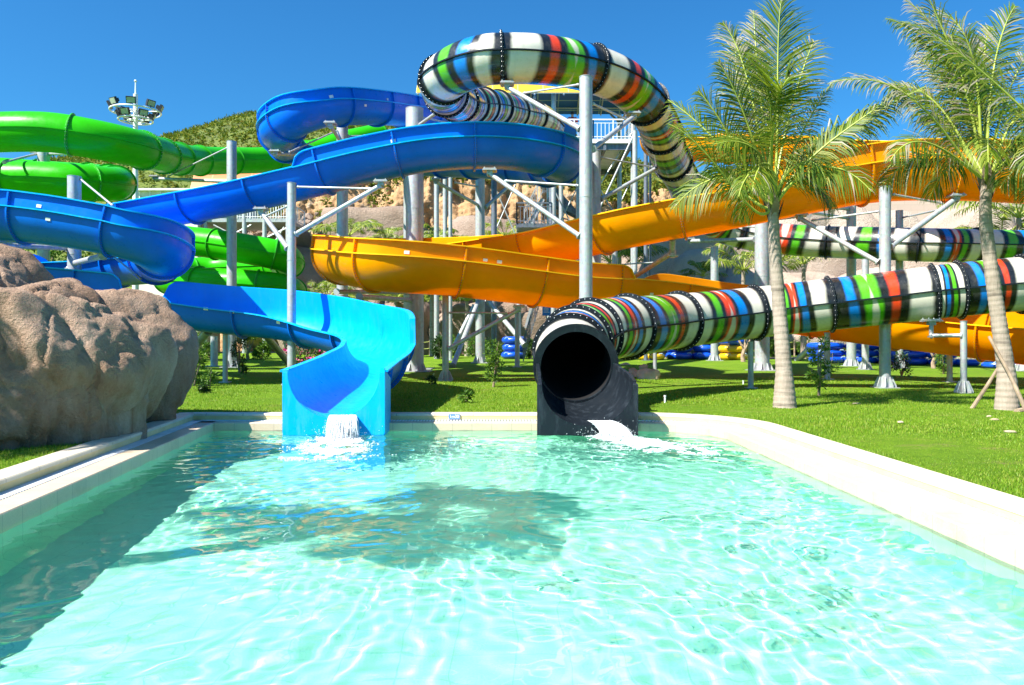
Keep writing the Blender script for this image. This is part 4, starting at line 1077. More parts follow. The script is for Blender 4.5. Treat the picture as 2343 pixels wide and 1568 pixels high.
# ================================================================== inner tubes in stacks
def inner_tube(x, y, z, R_, r, mat, label, group):
    mb = MB(); NU, NV = 36, 12; sq = .82
    for i in range(NU):
        a = 2*math.pi*i/NU; pinch = 1+.035*math.cos(a*12)
        for j in range(NV):
            b = 2*math.pi*j/NV; rr = R_-r+r*math.cos(b)*pinch
            mb.v.append((x+rr*math.cos(a), y+rr*math.sin(a), z+r*sq+r*sq*math.sin(b)*pinch))
    for i in range(NU):
        for j in range(NV): mb.f.append((i*NV+j, ((i+1) % NU)*NV+j, ((i+1) % NU)*NV+(j+1) % NV, i*NV+(j+1) % NV)); mb.m.append(0)
    root = thing('inner_tube', label, 'inner tube', (x, y, z), group)
    mb.build('ring', M[mat], root, (x, y, z), smooth=180)
    mb = MB()                                          # two carrying handles of webbing
    for sg in (-1, 1):
        c = V((x+sg*R_*.55, y-R_*.80, z+r*1.15)); mb.tube([c+V((-.13,0,0)), c+V((-.06,-.05,.07)), c+V((.06,-.05,.07)), c+V((.13,0,0))], .018, 6)
    mb.build('handles', M['tube_white'], root, (x, y, z))
stacks = [(1176, 822, 58, 'bbb', 'beside the black mouth'), (1487, 825, 64, 'yyb', 'right of the garden stones'), (1554, 823.5, 62, 'bbbb', 'just right of the yellow stack'),
          (1612, 823.5, 58, 'bbbb', 'just left of the forked tree stack'), (1676, 825, 66, 'yybb', 'behind the forked brown tree'), (1889, 832, 82, 'bbb', 'behind the thin flowering shrub'),
          (1968, 833, 74, 'bbb', 'left behind the splayed foot column'), (2030, 833.5, 60, 'bbb', 'right behind the splayed foot column'), (2082, 836, 82, 'bbb', 'by the dark shrub'),
          (2155, 838, 62, 'bb', 'behind the brown forked sapling'), (2213, 839, 54, 'b', 'behind the bracketed thin post'), (2280, 845, 62, 'by', 'left of the second palm trunk'), (2326, 846, 60, 'b', 'right of the second palm trunk')]
NMS = ['bottom', 'second', 'third', 'top']
for px, py, w, seq, where in stacks:
    Y = gY(py)+.7; wd = w*Y/F; x = TX(px, Y); th = (17.0 if py < 828 else 15.6)*Y/F; z = gz(Y)
    for k, cchar in enumerate(seq):
        mt = {'b': 'tube_blue', 'y': 'tube_yellow'}[cchar]; cn = {'b': 'blue', 'y': 'yellow'}[cchar]
        nm = 'only' if len(seq) == 1 else ('top' if k == len(seq)-1 else NMS[k])
        inner_tube(x+rnd.uniform(-.04, .04), Y+rnd.uniform(-.04, .04), z+k*th, wd/2, th*.60, mt, f'{nm} {cn} tube of the stack {where}', 'inner tubes stacked on the lawn')

# depth sign on the kerb
def text_mesh(body, size, mat, loc, rot, parent=None, base=None, name='lettering'):
    cu = bpy.data.curves.new('t', 'FONT'); cu.body = body; cu.size = size; cu.extrude = .0015; cu.align_x = 'CENTER'; cu.align_y = 'CENTER'; cu.space_character = .95; cu.offset = .0012
    ob = bpy.data.objects.new('t', cu); COL.objects.link(ob); dg = bpy.context.evaluated_depsgraph_get(); me = bpy.data.meshes.new_from_object(ob.evaluated_get(dg)); bpy.data.objects.remove(ob)
    me.name = name; me.transform(Matrix.Translation(V(loc)-V(base)) @ rot.to_4x4()); me.materials.clear(); me.materials.append(mat)
    o = bpy.data.objects.new(name, me); COL.objects.link(o); o.parent = parent; return o
Yk = 12.45-.246; xs = TX(1039, Yk); base = V((xs, Yk, -.03))
sg = thing('depth_sign', 'small blue enamel depth sign reading 1m30 on the pool kerb', 'sign', base)
mb = MB(); mb.box((xs, Yk-.012, -.028), (.175, .012, .088)); mb.build('plate', M['sign_blue'], sg, base, smooth=None)
mb = MB()
for a, b in (((-.08, .036), (.08, .036)), ((-.08, -.036), (.08, -.036)), ((-.08, -.036), (-.08, .036)), ((.08, -.036), (.08, .036))): mb.beam((xs+a[0], Yk-.019, -.028+a[1]), (xs+b[0], Yk-.019, -.028+b[1]), .003, .003)
mb.build('border', M['sign_white'], sg, base, smooth=None)
text_mesh('1m30', .068, M['sign_white'], (xs, Yk-.019, -.028), Matrix.Rotation(R(90), 3, 'X'), sg, base)

# garden stones and stubs
rock('garden_stone', 'large cream garden stone on the lawn right of the black mouth', [((*ground(1483, 868).xy, .17), (.36, .22, .22), 3, dict(sub=4, amp=.12))], M['stone'], 'stone')
rock('garden_stone', 'small upright brown stone on top of the cream garden stone', [((ground(1478, 864).x, ground(1478, 862).y, .36), (.15, .14, .17), 5, dict(sub=3, amp=.12))], M['stone'], 'stone')
rock('garden_stone', 'dark pitted stone left of the cream garden stone', [((*ground(1450, 862).xy, .17), (.20, .2, .25), 8, dict(sub=4, amp=.14))], M['stone'], 'stone')
rock('garden_stone', 'little flat pinkish stone far left of the stone cluster', [((*ground(1430, 834).xy, .2), (.26, .2, .14), 9, dict(sub=3, amp=.1))], M['stone'], 'stone')
for i, (px, py, s_, lb) in enumerate([(2275,962,.08,'whitish chip of stone on the lawn near the second palm stakes'),(2263,955,.05,'tiny white chip beside the larger chip near the palm stakes'),(2312,990,.09,'flat white stone near the picture edge on the lawn'),(2060,968,.05,'small grey chip in the middle of the right lawn'),(1958,925,.10,'thin pale chip in the shadow right of the first palm')]):
    q = ground(px, py); q = V(((px-CX)*(1964/(py-788))/F, 1964/(py-788), 0)) if py > 940 else q
    rock('stone_chip', lb, [((q.x, q.y, gz(q.y)+.01), (s_, s_*.5, .022), i+60, dict(sub=2, amp=.1))], M['stone'], 'stone')
for px, py, h, lb in ((1521, 922, .14, 'white plastic pipe stub sticking out of the lawn'), (1700, 880, .1, 'white sprinkler head in the grass near the thin post')):
    q = ground(px, py); mb = MB(); mb.tube([q, q+V((0,0,h))], .018, 10); mb.tube([q+V((0,0,h*.8)), q+V((0,0,h))], .024, 10)
    tag(mb.build('pipe_stub', M['white_paint'], origin=q), lb, 'pipe')

# ================================================================== foliage helpers
def leaf_quads(mb, C, size, seed=0, m=0, flat=0.0, asp=.5):
    """leaf-shaped faces at the points C"""
    rs = np.random.RandomState(seed); n = len(C); C = np.array(C, float)
    d = rs.normal(size=(n, 3)); d[:, 2] *= (1-flat); d /= np.linalg.norm(d, axis=1)[:, None]
    e = np.cross(d, rs.normal(size=(n, 3))); e /= np.linalg.norm(e, axis=1)[:, None]
    s = (size if np.ndim(size) else np.full(n, size))*rs.uniform(.7, 1.3, n)
    d = d*s[:, None]; e = e*(s*asp)[:, None]
    q = np.stack([C-d, C+e*.9-d*.1, C+d, C-e*.9-d*.1], 1).reshape(-1, 3)
    b = len(mb.v); mb.v.extend(map(tuple, q.tolist())); mb.f.extend([(b+4*i, b+4*i+1, b+4*i+2, b+4*i+3) for i in range(n)]); mb.m.extend([m]*n)
def blob_points(c, r, n, seed, shell=.55):
    rs = np.random.RandomState(seed); d = rs.normal(size=(n, 3)); d /= np.linalg.norm(d, axis=1)[:, None]
    k = shell+(1-shell)*rs.rand(n); return np.array(c)+d*k[:, None]*np.array(r)
def shrub(px, pyb, ptop, wpx, label, mat='bush', Y=None, leaf=.045, dens=1.0, stems=3, name='shrub', flowers=None, sparse=False, base_bare=.18, cat='shrub'):
    Y = Y or gY(pyb); x = TX(px, Y); zb = gz(Y); h = (pyb-ptop)*Y/F; w_ = wpx*Y/F/2; base = V((x, Y, zb-.01)); sd = int(px*7+pyb)
    root = thing(name, label, cat, base); rs = random.Random(sd)
    mb = MB(); tips = []
    for k in range(stems):
        a = rs.uniform(0, 6.28); q = [base]; 
        for t in (.35, .7, 1): q.append(base+V((math.cos(a)*w_*.6*t*rs.uniform(.6,1.2), math.sin(a)*w_*.6*t, h*t*rs.uniform(.8,.95))))
        mb.tube(q, [.018*h+.008, .012*h+.006, .008*h+.004, .003], 6); tips += q[1:]
    mb.build('stem', M['palm_sheath'], root, base)
    mb = MB(); ncl = int(16 if not sparse else 10)
    for k in range(ncl):
        t = base_bare+(1-base_bare)*(k+.5)/ncl; wz = w_*(math.sin(math.pi*min(1, t*.80+.12))**.7)
        a = rs.uniform(0, 6.28); c = base+V((math.cos(a)*wz*.6, math.sin(a)*wz*.6, h*t*.93)); rr = w_*rs.uniform(.35, .6)
        if wpx <= 36 and Y < 25: leaf_quads(mb, blob_points(c, (rr*1.3, rr*1.3, rr*.8), 9, sd+k, .2), .075, sd+k, asp=.24)
        else: leaf_quads(mb, blob_points(c, (rr, rr, rr*1.1), int(58*dens), sd+k, .3), leaf*.85, sd+k, asp=.4)
    mb.build('foliage', M[mat], root, base, smooth=None)
    if flowers:
        mb = MB(); leaf_quads(mb, blob_points(base+V((0,-w_*.2,h*.6)), (w_*.95, w_*.8, h*.4), flowers, sd+99, .8), .05, sd+99, asp=.9); mb.build('blossom', M['pink'], root, base, smooth=None)
    return root

def frond(mb, pts, L, n=52, droop=.9, w=.017, dry=0.0, rs=None, seed=0, nrm=(0,-.8,.6), rach=.028):
    """one feather leaf: material 0 leaflets, 1 dry leaflets, 2 midrib"""
    p0, p1, p2, p3 = [V(p) for p in pts]; rs = random.Random(seed)
    def bz(t): return p0*(1-t)**3+p1*3*t*(1-t)**2+p2*3*t*t*(1-t)+p3*t**3
    K = 22; mb.tube([bz(k/K) for k in range(K+1)], [rach*(1-.88*k/K)+.002 for k in range(K+1)], 6, 2)
    N = V(nrm); G = V((0,0,-1)); wind = V((.10, .05, 0))
    n = int(n*1.05) if w < .03 else n; L = L*1.32 if w < .03 else L; droop = droop*.85
    for k in range(n):
        t = .25+.74*(k+.5)/n; p = bz(t); T = (bz(min(1, t+.02))-bz(t-.02)).normalized()
        W = T.cross(N-T*N.dot(T)).normalized(); f = (t-.25)/.74
        al = R(20+42*f); l0 = L*(math.sin(math.pi*min(1, f*.82+.17))**.65)
        nn = (W.cross(T)).normalized()
        for sg in (-1, 1):
            if rs.random() < .05: continue
            l = l0*rs.uniform(.82, 1.08); d = (W*sg*math.cos(al)+T*math.sin(al)+nn*rs.uniform(-.28, .12)+V((rs.uniform(-.06,.06), rs.uniform(-.06,.06), rs.uniform(-.06,.06)))).normalized()
            wv = d.cross(nn).normalized()
            if wv.length < .5: wv = T
            dr = droop*rs.uniform(.7, 1.35); q0 = p; q1 = q0+d*l*.34
            d2 = (d+G*dr*.45+wind).normalized(); q2 = q1+d2*l*.33; d3 = (d+G*dr*1.35+wind*2).normalized(); q3 = q2+d3*l*.33
            ww = w*(.8+.5*math.sin(math.pi*f)); mt = 1 if (rs.random() < dry*(.4+1.2*f)) else 0
            mb.add([q0-wv*ww*.4, q0+wv*ww*.4, q1+wv*ww*.55, q1-wv*ww*.55, q2+wv*ww*.42, q2-wv*ww*.42, q3], [(0,1,2,3), (3,2,4,5), (5,4,6)], mt)
def trunk_mesh(root, base, pts, rads, ring=.095, mat='trunk', n=20, name='trunk'):
    P = Path([V(p) for p in pts], .022); mb = MB(); pos = []; rr = []
    for k in range(P.N):
        t = k/(P.N-1); i = t*(len(rads)-1); a = min(len(rads)-2, int(i)); r = rads[a]+(rads[a+1]-rads[a])*(i-a)
        s = P.s[k]+.02*math.sin(P.s[k]*7); f = (s/ring) % 1
        rr.append(r*(1+.07*(1-f)-.05*(f < .14))+.003*noise.noise(V((0, 0, P.s[k]*9)))); pos.append(P.p[k])
    mb.tube(pos, rr, n); mb.build(name, M[mat], root, base, smooth=60)
def crownparts(root, base, top, fronds, L, name='frond'):
    for k, (pts, kw) in enumerate(fronds):
        mb = MB(); frond(mb, pts, kw.pop('L', L), seed=k+11, **kw); mb.build(name, [M['palm_leaf'], M['palm_dry'], M['palm_rachis']], root, base, smooth=60)
def bigpalm(label, trunkpx, rads, frs, Yc, sheath=True):
    """trunkpx: (px, py, Y) from the foot up; frs: (mid px py, mid2 px py, tip px py, dY of tip, options)"""
    pts = [at(*p) for p in trunkpx]; pts[0].z = gz(pts[0].y)-.05; base = V((pts[0].x, pts[0].y, gz(pts[0].y)))
    root = thing('coconut_palm', label, 'palm tree', base); trunk_mesh(root, base, pts, rads)
    top = pts[-1]; fl = []
    for k, fr in enumerate(frs):
        b, m1, tip, dY, kw = fr; kw = dict(kw)
        p0 = top+V((rnd.uniform(-.05,.05), rnd.uniform(-.05,.05), rnd.uniform(-.04,.1)))
        q1 = at(b[0], b[1], Yc+dY*.25); q2 = at(m1[0], m1[1], Yc+dY*.7); q3 = at(tip[0], tip[1], Yc+dY)
        # control points so that the curve passes through q1 and q2 at 1/3 and 2/3
        c1 = (q1*18-q2*9-p0*5+q3*2)/6; c2 = (q2*18-q1*9+p0*2-q3*5)/6
        fl.append(((p0, c1, c2, q3), kw))
    n0 = len(fl)
    for k in range(0, n0, 4):
        pts_, kw = fl[k]; j = lambda a: V((rnd.uniform(-a, a), rnd.uniform(-a, a)*1.5, rnd.uniform(-a, a)))
        fl.append(((pts_[0], pts_[1]+j(.10), pts_[2]+j(.22), pts_[3]+j(.42)), dict(kw)))
    for k in range(5):
        a = k*1.26+.4; h = V((math.cos(a), math.sin(a), 0)); l = rnd.uniform(1.15, 1.5)
        fl.append(((top, top+h*l*.35+V((0,0,.75)), top+h*l*.8+V((0,0,.75)), top+h*l*1.15+V((0,0,.05))), dict(droop=1.5, n=44, L=.6, dry=.1)))
    crownparts(root, base, top, fl, .62)
    if sheath:
        for k in range(9):
            a = k*2.4; mb = MB(); d = V((math.cos(a), math.sin(a), 0)); c = top+V((0,0,-.22+.04*k)); s = V((-d.y, d.x, 0))
            r0 = rads[-1]*.8
            mb.add([c+d*r0-s*.06, c+d*r0+s*.06, c+d*(r0+.05)+s*.07+V((0,0,.18)), c+d*(r0+.05)-s*.07+V((0,0,.18)), c+d*(r0+.13)+V((0,0,.30+.1*rnd.random()))], [(0,1,2,3), (3,2,4)])
            mb.build('sheath', M['palm_sheath'], root, base, smooth=60)
    return root
D = dict
f1 = [((1765,330),(1762,240),(1742,178),-1.3,D(droop=.35,n=64,L=.70,dry=.02)), ((1778,300),(1779,140),(1787,0),-.1,D(droop=.35,n=70,L=.78,dry=.05)),
      ((1735,300),(1700,150),(1653,52),.4,D(droop=.5,n=58,L=.55,dry=.25)), ((1725,330),(1685,220),(1642,142),-.5,D(droop=.5,n=54,L=.5,dry=.05)),
      ((1712,390),(1655,290),(1596,208),-.3,D(droop=.6,n=54,L=.55)), ((1712,470),(1630,370),(1528,284),-.8,D(droop=1.1,n=58,L=.50)),
      ((1748,300),(1732,150),(1724,24),.9,D(droop=.5,n=60,L=.55,dry=.85)), ((1805,370),(1850,275),(1903,192),.6,D(droop=1.3,n=50,L=.38,dry=.1)),
      ((1845,372),(1945,290),(2074,196),-.7,D(droop=1.6,n=70,L=.52,dry=.08)), ((1700,440),(1655,395),(1612,400),.7,D(droop=1.2,n=44,L=.5)),
      ((1820,360),(1880,320),(1960,345),.9,D(droop=1.3,n=46,L=.5,dry=.2)), ((1790,330),(1830,180),(1862,95),.8,D(droop=.6,n=54,L=.6,dry=.3)),
      ((1752,380),(1705,330),(1640,330),-1.2,D(droop=1.2,n=46,L=.55)), ((1800,400),(1850,370),(1890,420),-1.0,D(droop=1.3,n=40,L=.5)),
      ((1730,360),(1690,200),(1690,90),1.0,D(droop=.5,n=50,L=.5,dry=.6)), ((1760,380),(1720,390),(1690,450),-1.4,D(droop=1.2,n=34,L=.42)), ((1760,300),(1750,190),(1735,110),1.1,D(droop=.6,n=50,L=.55,dry=.4))]
bigpalm('coconut palm nearest the pool corner, with one very tall upright frond', [(1795,934,13.45),(1793,850,13.5),(1782,700,13.6),(1771,560,13.6),(1768,478,13.6)], [.20,.135,.118,.108,.10,.085], f1, 13.6)
f2 = [((2230,250),(2170,110),(2069,-2),.3,D(droop=.7,n=60,L=.55,dry=.35)), ((2240,260),(2218,110),(2139,22),.8,D(droop=.6,n=56,L=.6,dry=.3)),
      ((2262,250),(2283,110),(2322,14),.2,D(droop=.5,n=56,L=.5,dry=.15)), ((2180,330),(2070,215),(1893,192),-.6,D(droop=1.0,n=70,L=.50,dry=.45)),
      ((2190,320),(2120,240),(2035,195),.5,D(droop=.9,n=54,L=.5,dry=.35)), ((2190,365),(2110,325),(2035,370),-.9,D(droop=1.4,n=54,L=.5,dry=.15)),
      ((2290,330),(2325,270),(2380,250),.4,D(droop=1.1,n=54,L=.55,dry=.2)), ((2290,360),(2330,315),(2370,340),-.8,D(droop=1.5,n=50,L=.52,dry=.05)),
      ((2240,260),(2228,150),(2200,70),-.2,D(droop=.5,n=50,L=.45,dry=.25)), ((2250,220),(2252,120),(2262,60),.9,D(droop=.6,n=52,L=.5,dry=.5)),
      ((2215,340),(2165,280),(2110,270),.9,D(droop=1.0,n=50,L=.5,dry=.5)), ((2280,300),(2320,180),(2365,120),.7,D(droop=.8,n=50,L=.5,dry=.4)), ((2220,300),(2160,190),(2090,130),.9,D(droop=.7,n=54,L=.5,dry=.6))]
bigpalm('coconut palm propped by wooden stakes at the edge of the lawn', [(2303,940,13.05),(2302,860,13.05),(2285,740,13.1),(2265,600,13.1),(2254,500,13.1),(2256,425,13.1)], [.19,.13,.115,.105,.098,.082], f2, 13.1)
f3 = [((2420,330),(2240,160),(2064,50),-.4,D(droop=.9,n=80,L=.60,dry=.12)), ((2470,260),(2420,150),(2360,60),.3,D(droop=.8,n=50,L=.55,dry=.2)), ((2520,260),(2560,170),(2600,120),.3,D(droop=.8,n=50,L=.55,dry=.2)), ((2440,380),(2390,340),(2345,400),-.5,D(droop=1.4,n=44,L=.5,dry=.2)), ((2560,380),(2620,340),(2680,400),-.5,D(droop=1.4,n=44,L=.5)),
      ((2500,240),(2500,120),(2510,30),.2,D(droop=.6,n=50,L=.55)), ((2460,360),(2420,300),(2370,290),.5,D(droop=1.2,n=44,L=.5,dry=.1))]
bigpalm('coconut palm standing outside the picture whose one long frond reaches in', [(2530,930,12.0),(2525,700,12),(2510,430,12.0)], [.2,.15,.11], f3, 12.0)
# stakes of the second palm
for a, b, lb in (((2222,925,13.3),(2283,842,13.1),'brown stake propping the second palm on its pool side'), ((2350,945,12.6),(2262,770,13.0),'long pale stake crossing in front of the second palm trunk')):
    p, q = at(*a), at(*b); p.z = gz(p.y)-.02; mb = MB(); mb.tube([p, p.lerp(q, .5)+V((.02,0,.02)), q], [.035, .03, .024], 8); tag(mb.build('wooden_stake', M['wood'], origin=p), lb, 'stake')
mb = MB(); p = at(2328, 940, 12.7); p.z = .01; mb.tube([p+V((-.05,-.05,0)), p+V((.35,.2,.02))], .05, 8); tag(mb.build('log', M['wood'], origin=p), 'short pale log lying at the foot of the crossing stake', 'log')

def smallpalm(px, pyb, pyc, L, label, Y, dry=.15, nf=13, lean=0, seed=0, tw=.16, mat=None):
    x = TX(px, Y); base = V((x, Y, gz(Y))); top = at(px+lean, pyc, Y); root = thing('small_palm', label, 'palm tree', base)
    trunk_mesh(root, base, [base+V((0,0,-.05)), base.lerp(top, .5)+V((lean*-.002,0,0)), top], [tw, tw*.75, tw*.6], .09, n=12)
    rs = random.Random(seed+int(px)); mb = MB()
    for k in range(nf):
        a = 2*math.pi*k/nf+rs.uniform(-.2,.2); el = rs.choice([1.15, .9, .6, .35]); l = L*rs.uniform(.8, 1.1); h = V((math.cos(a), math.sin(a), 0))
        d = h*math.cos(el)+V((0,0,math.sin(el))); t1 = top+d*l*.4; t2 = top+d*l*.75+V((0,0,-.06*l)); t3 = top+h*l*(math.cos(el)*.9+.18)+V((0,0,math.sin(el)*l*.72-.22*l))
        frond(mb, (top, t1, t2, t3), L*.26, n=24, droop=1.1, w=.05, dry=dry, seed=seed+k, nrm=(0,-.5,.85), rach=.03)
    mb.build('crown', [M['palm_leaf'], M['palm_dry'], M['palm_rachis']], root, base, smooth=60)
for a in [(988,806,572,2.6,'young palm with a curved trunk behind the widest middle column',46), (1000,806,552,2.2,'palm crown above the orange flume, beside the thin column',50), (800,805,540,2.6,'dry palm above the orange flume end, behind the slender column',50), (745,806,690,2.4,'low yellowish palm left under the orange flume end',44),
          (815,806,694,2.0,'low palm just right of the yellowish palm under the orange flume',47), (905,806,690,2.0,'dark low palm against the widest column',48), (1000,806,690,1.5,'small dark palm at the foot of the curved young palm',48), (1395,806,600,3.0,'palm behind the pale tall column, under the orange ramp',44),
          (1450,806,612,2.8,'palm right of the white grey deck column',46), (1700,808,620,3.0,'palm with golden fronds left of the first big palm',41), (1838,808,606,3.2,'broad palm right of the first big trunk, under the striped tube',41), (1608,808,632,1.6,'tiny palm on the pale rocks',46), (1068,806,690,2.6,'palm with hanging fronds left of the slanting props',46),
          (1155,806,545,2.4,'palm below the stair landing',52), (2330,808,500,3.6,'shaggy palm at the picture edge behind the second palm',33), (2290,808,560,2.6,'low palm left of the shaggy palm at the picture edge',34), (885,806,550,2.0,'palm tips peeking over the orange flume left of the widest column',52)]:
    smallpalm(a[0], a[1], a[2], a[3], a[4], a[5], seed=int(a[0]*3), dry=.15 if 'dark' not in a[4] else .02)
# palms left of the view, whose shadows fall on the rocks and the water
for x, y, h, lb in ((-6.1, 3.45, 6.0, 'tall palm left of the view that shades the water'), (-9.9, 6.0, 5.2, 'palm left of the view that shades the big rock')):
    base = V((x, y, 0)); top = base+V((.2, .1, h)); root = thing('coconut_palm', lb, 'palm tree', base); trunk_mesh(root, base, [base+V((0,0,-.05)), base.lerp(top, .5)+V((.08,0,0)), top], [.2, .15, .11])
    rs = random.Random(int(h*100)); mb = MB()
    for k in range(13):
        a = 2*math.pi*k/13+rs.uniform(-.2,.2); el = rs.choice([1.1, .7, .4, .1]); l = 1.7; hv = V((math.cos(a), math.sin(a), 0)); d = hv*math.cos(el)+V((0,0,math.sin(el)))
        frond(mb, (top, top+d*l*.4, top+d*l*.75, top+hv*l*(math.cos(el)*.9+.15)+V((0,0,math.sin(el)*l*.7-.35*l))), .55, n=50, droop=1.1, w=.022, seed=k, nrm=(0,0,1))
    mb.build('crown', [M['palm_leaf'], M['palm_dry'], M['palm_rachis']], root, base, smooth=60)

# ================================================================== shrubs
for a in [(1128,886,772,58,'leafy light green bush with a bare stem between the two slide outlets',dict(dens=1.3)), (548,855,745,44,'dark narrow shrub behind the thin post of the last blue run',dict(mat='dark_bush')), (443,884,800,60,'light green bush against the right side of the corner rock',dict(leaf=.05)),
          (480,888,842,32,'small bright plant by the light green corner bush',dict(leaf=.06, stems=2)), (466,900,878,26,'tiny dark plant in front of the small bright plant',dict(mat='dark_bush', stems=2)), (557,858,832,22,'little yellow green tuft under the dark narrow shrub',dict(leaf=.06)),
          (987,880,858,26,'tiny dark seedling in the grass right of the widest column',dict(mat='dark_bush', stems=2, sparse=True)), (1067,922,892,30,'small low weed by the big round shadow',dict(stems=2, sparse=True, leaf=.05)), (1873,905,770,62,'tall sparse flowering shrub right of the first palm trunk',dict(mat='bush', sparse=True, leaf=.05)),
          (1895,812,762,60,'dark shrub tangled behind the tall sparse one',dict(Y=26, mat='dark_bush', sparse=True)), (2062,862,806,50,'thin dark shrub right of the splayed foot column',dict(mat='dark_bush', sparse=True)), (2158,856,800,38,'small green shrub left of the bracketed thin post',dict()),
          (1768,812,770,26,'bright yellow green sapling far behind the first palm',dict(Y=42, leaf=.09)), (1838,810,764,30,'light green sapling near the rope fence',dict(Y=46, leaf=.09)), (1010,812,758,50,'round dark bush by the foot of the curved young palm',dict(Y=40, mat='dark_bush', leaf=.09)), (1030,814,766,50,'green bush at the rope fence left of the props',dict(Y=42, leaf=.09)),
          (1090,812,768,60,'green bush behind the slanting props',dict(Y=44, leaf=.09)), (1215,812,764,30,'reddish brown trunked bush behind the black mouth',dict(Y=40, mat='dark_bush', leaf=.09)), (440,806,752,50,'bush with reddish stems right behind the corner rock',dict(Y=34, leaf=.08)), (480,804,765,40,'small garden bush among pale rocks, far behind the corner rock',dict(Y=40, leaf=.08)), (598,800,762,50,'green garden bush under the last blue run',dict(Y=40, leaf=.09))]:
    shrub(a[0], a[1], a[2], a[3], a[4], **a[5])
shrub(700, 846, 778, 120, 'bougainvillea bush covered with pink blossom under the blue bend', mat='dark_bush', dens=1.6, flowers=170, leaf=.06, name='bougainvillea', cat='flowering shrub')
# small forked trees
for px, pb, pt, Y, lb in ((1700, 826, 765, 36, 'brown forked tree in front of the yellow tube stack'), (2135, 842, 792, 29, 'brown forked sapling behind the lower orange bend'), (567, 806, 762, 40, 'red brown sapling stem under the last blue run'), (432, 800, 745, 36, 'red brown trunk just right of the corner rock')):
    x = TX(px, Y); base = V((x, Y, gz(Y))); h = (pb-pt)*Y/F; root = thing('sapling', lb, 'tree', base); mb = MB()
    f = base+V((.05*h, 0, h*.5)); mb.tube([base, base+V((-.03*h,0,h*.25)), f], [.07*h+.03, .05*h+.03, .05*h+.02], 8)
    for dx in (-.35, .3, .05): mb.tube([f-V((0,0,.05)), f+V((dx*h*.6, 0, h*.3)), f+V((dx*h*.8, .1, h*.62))], [.045*h+.015, .03*h+.01, .015], 7)
    mb.build('trunk', M['stone' if px != 567 and px != 432 else 'yel_out'] if False else M['wood'], root, base)
    mb = MB()
    for k in range(8): leaf_quads(mb, blob_points(f+V((rnd.uniform(-.4,.4)*h, rnd.uniform(-.2,.2)*h, h*.65)), (.3*h,.3*h,.22*h), 30, int(px)+k, .3), .07, k)
    mb.build('crown', M['bush'], root, base, smooth=None)
# trees behind the left rocks
for px, pb, pt, w_, Y, lb in ((30, 700, 528, 120, 36, 'light green tree behind the rounded rock at the picture edge'), (120, 700, 545, 110, 38, 'green tree seen under the blue bend above the rocks')):
    x = TX(px, Y); base = V((x, Y, gz(Y))); top = at(px, pt, Y); h = top.z-base.z; root = thing('tree', lb, 'tree', base)
    mb = MB(); mb.tube([base, base+V((.1,0,h*.5)), base+V((0,0,h*.85))], [.15, .1, .04], 10)
    for k in range(6): a = k*1.05; mb.tube([base+V((.08,0,h*.45)), base+V((math.cos(a)*1.0, math.sin(a)*.8, h*.75))], [.05, .015], 6)
    mb.build('trunk', M['wood'], root, base); mb = MB(); rs = random.Random(int(px))
    for k in range(34):
        c = base+V((rs.gauss(0,.6)*w_*Y/F*.6, rs.gauss(0,.5), h*rs.uniform(.45,.97))); leaf_quads(mb, blob_points(c, (.55,.5,.4), 70, k, .3), .10, k)
    mb.build('crown', M['bush'], root, base, smooth=None)

# ================================================================== cliff, rock walls, hill, path, fence, far buildings
def interp(xs, pts):
    return np.interp(xs, [p[0] for p in pts], [p[1] for p in pts])
YC = 68
def cliff():
    px = np.linspace(380, 1720, 330); ty = interp(px, [(380,560),(440,545),(560,505),(640,470),(690,425),(800,408),(960,398),(1180,400),(1300,420),(1380,452),(1450,455),(1500,428),(1600,420),(1720,430)])
    NZ = 90; vs = []
    for i, p in enumerate(px):
        X = (p-CX)*YC/F; zt = CZ+(HY-ty[i])*YC/F
        for j in range(NZ):
            t = j/(NZ-1); z = gz(YC)+(zt-gz(YC))*t
            g = noise.noise(V((X*.9, 0, z*.12)))*.9+noise.noise(V((X*2.6, 3, z*.3)))*.45+noise.noise(V((X*.3, z*.35, 7)))*1.6+noise.noise(V((X*1.5, z*2.2, 2)))*.35+noise.noise(V((X*4, z*5, 2)))*.18
            vs.append((X, YC+g+(t-.5)*3.0-(1-t)**3*5, z+.25*noise.noise(V((X*2, 5, z)))*(t > .9)))
    mb = MB(); mb.v = vs; n = len(px)
    for i in range(n-1):
        for j in range(NZ-1): mb.f.append((i*NZ+j, (i+1)*NZ+j, (i+1)*NZ+j+1, i*NZ+j+1)); mb.m.append(0)
    # plateau running back from the top edge
    for i in range(n): mb.v.append((vs[i*NZ+NZ-1][0], YC+9, vs[i*NZ+NZ-1][2]+1.2))
    for i in range(n-1): mb.f.append((i*NZ+NZ-1, (i+1)*NZ+NZ-1, n*NZ+i+1, n*NZ+i)); mb.m.append(0)
    o = mb.build('cliff', M['cliff'], smooth=180); tag(o, 'cut tan earth cliff with vertical gullies behind the slides', 'cliff', kind='structure')
    mb = MB()
    for i in range(0, n):
        for k in range(5):
            x0, y0, z0 = vs[i*NZ+NZ-1]; c = (x0+rnd.uniform(-.3,.3), y0+rnd.uniform(-.5,4), z0+rnd.uniform(-.4,.9)); s_ = rnd.uniform(.3,.8)
            leaf_quads(mb, blob_points(c, (s_, s_, s_*.7), 12, i*7+k, .2), .22, i*7+k)
    for px_, py_ in ((868,455),(1290,330),(742,480),(1440,420),(1405,415),(1420,395)):
        c = at(px_, py_, YC-1.5)
        for k in range(6): leaf_quads(mb, blob_points(c+V((rnd.uniform(-.8,.8),0,rnd.uniform(-.8,.8))), (.6,.5,.6), 30, k+px_, .2), .2, k)
    tag(mb.build('clifftop_undergrowth', M['scrub'], smooth=None), 'fringe of dry scrub along the top of the cliff', 'scrub', kind='stuff')
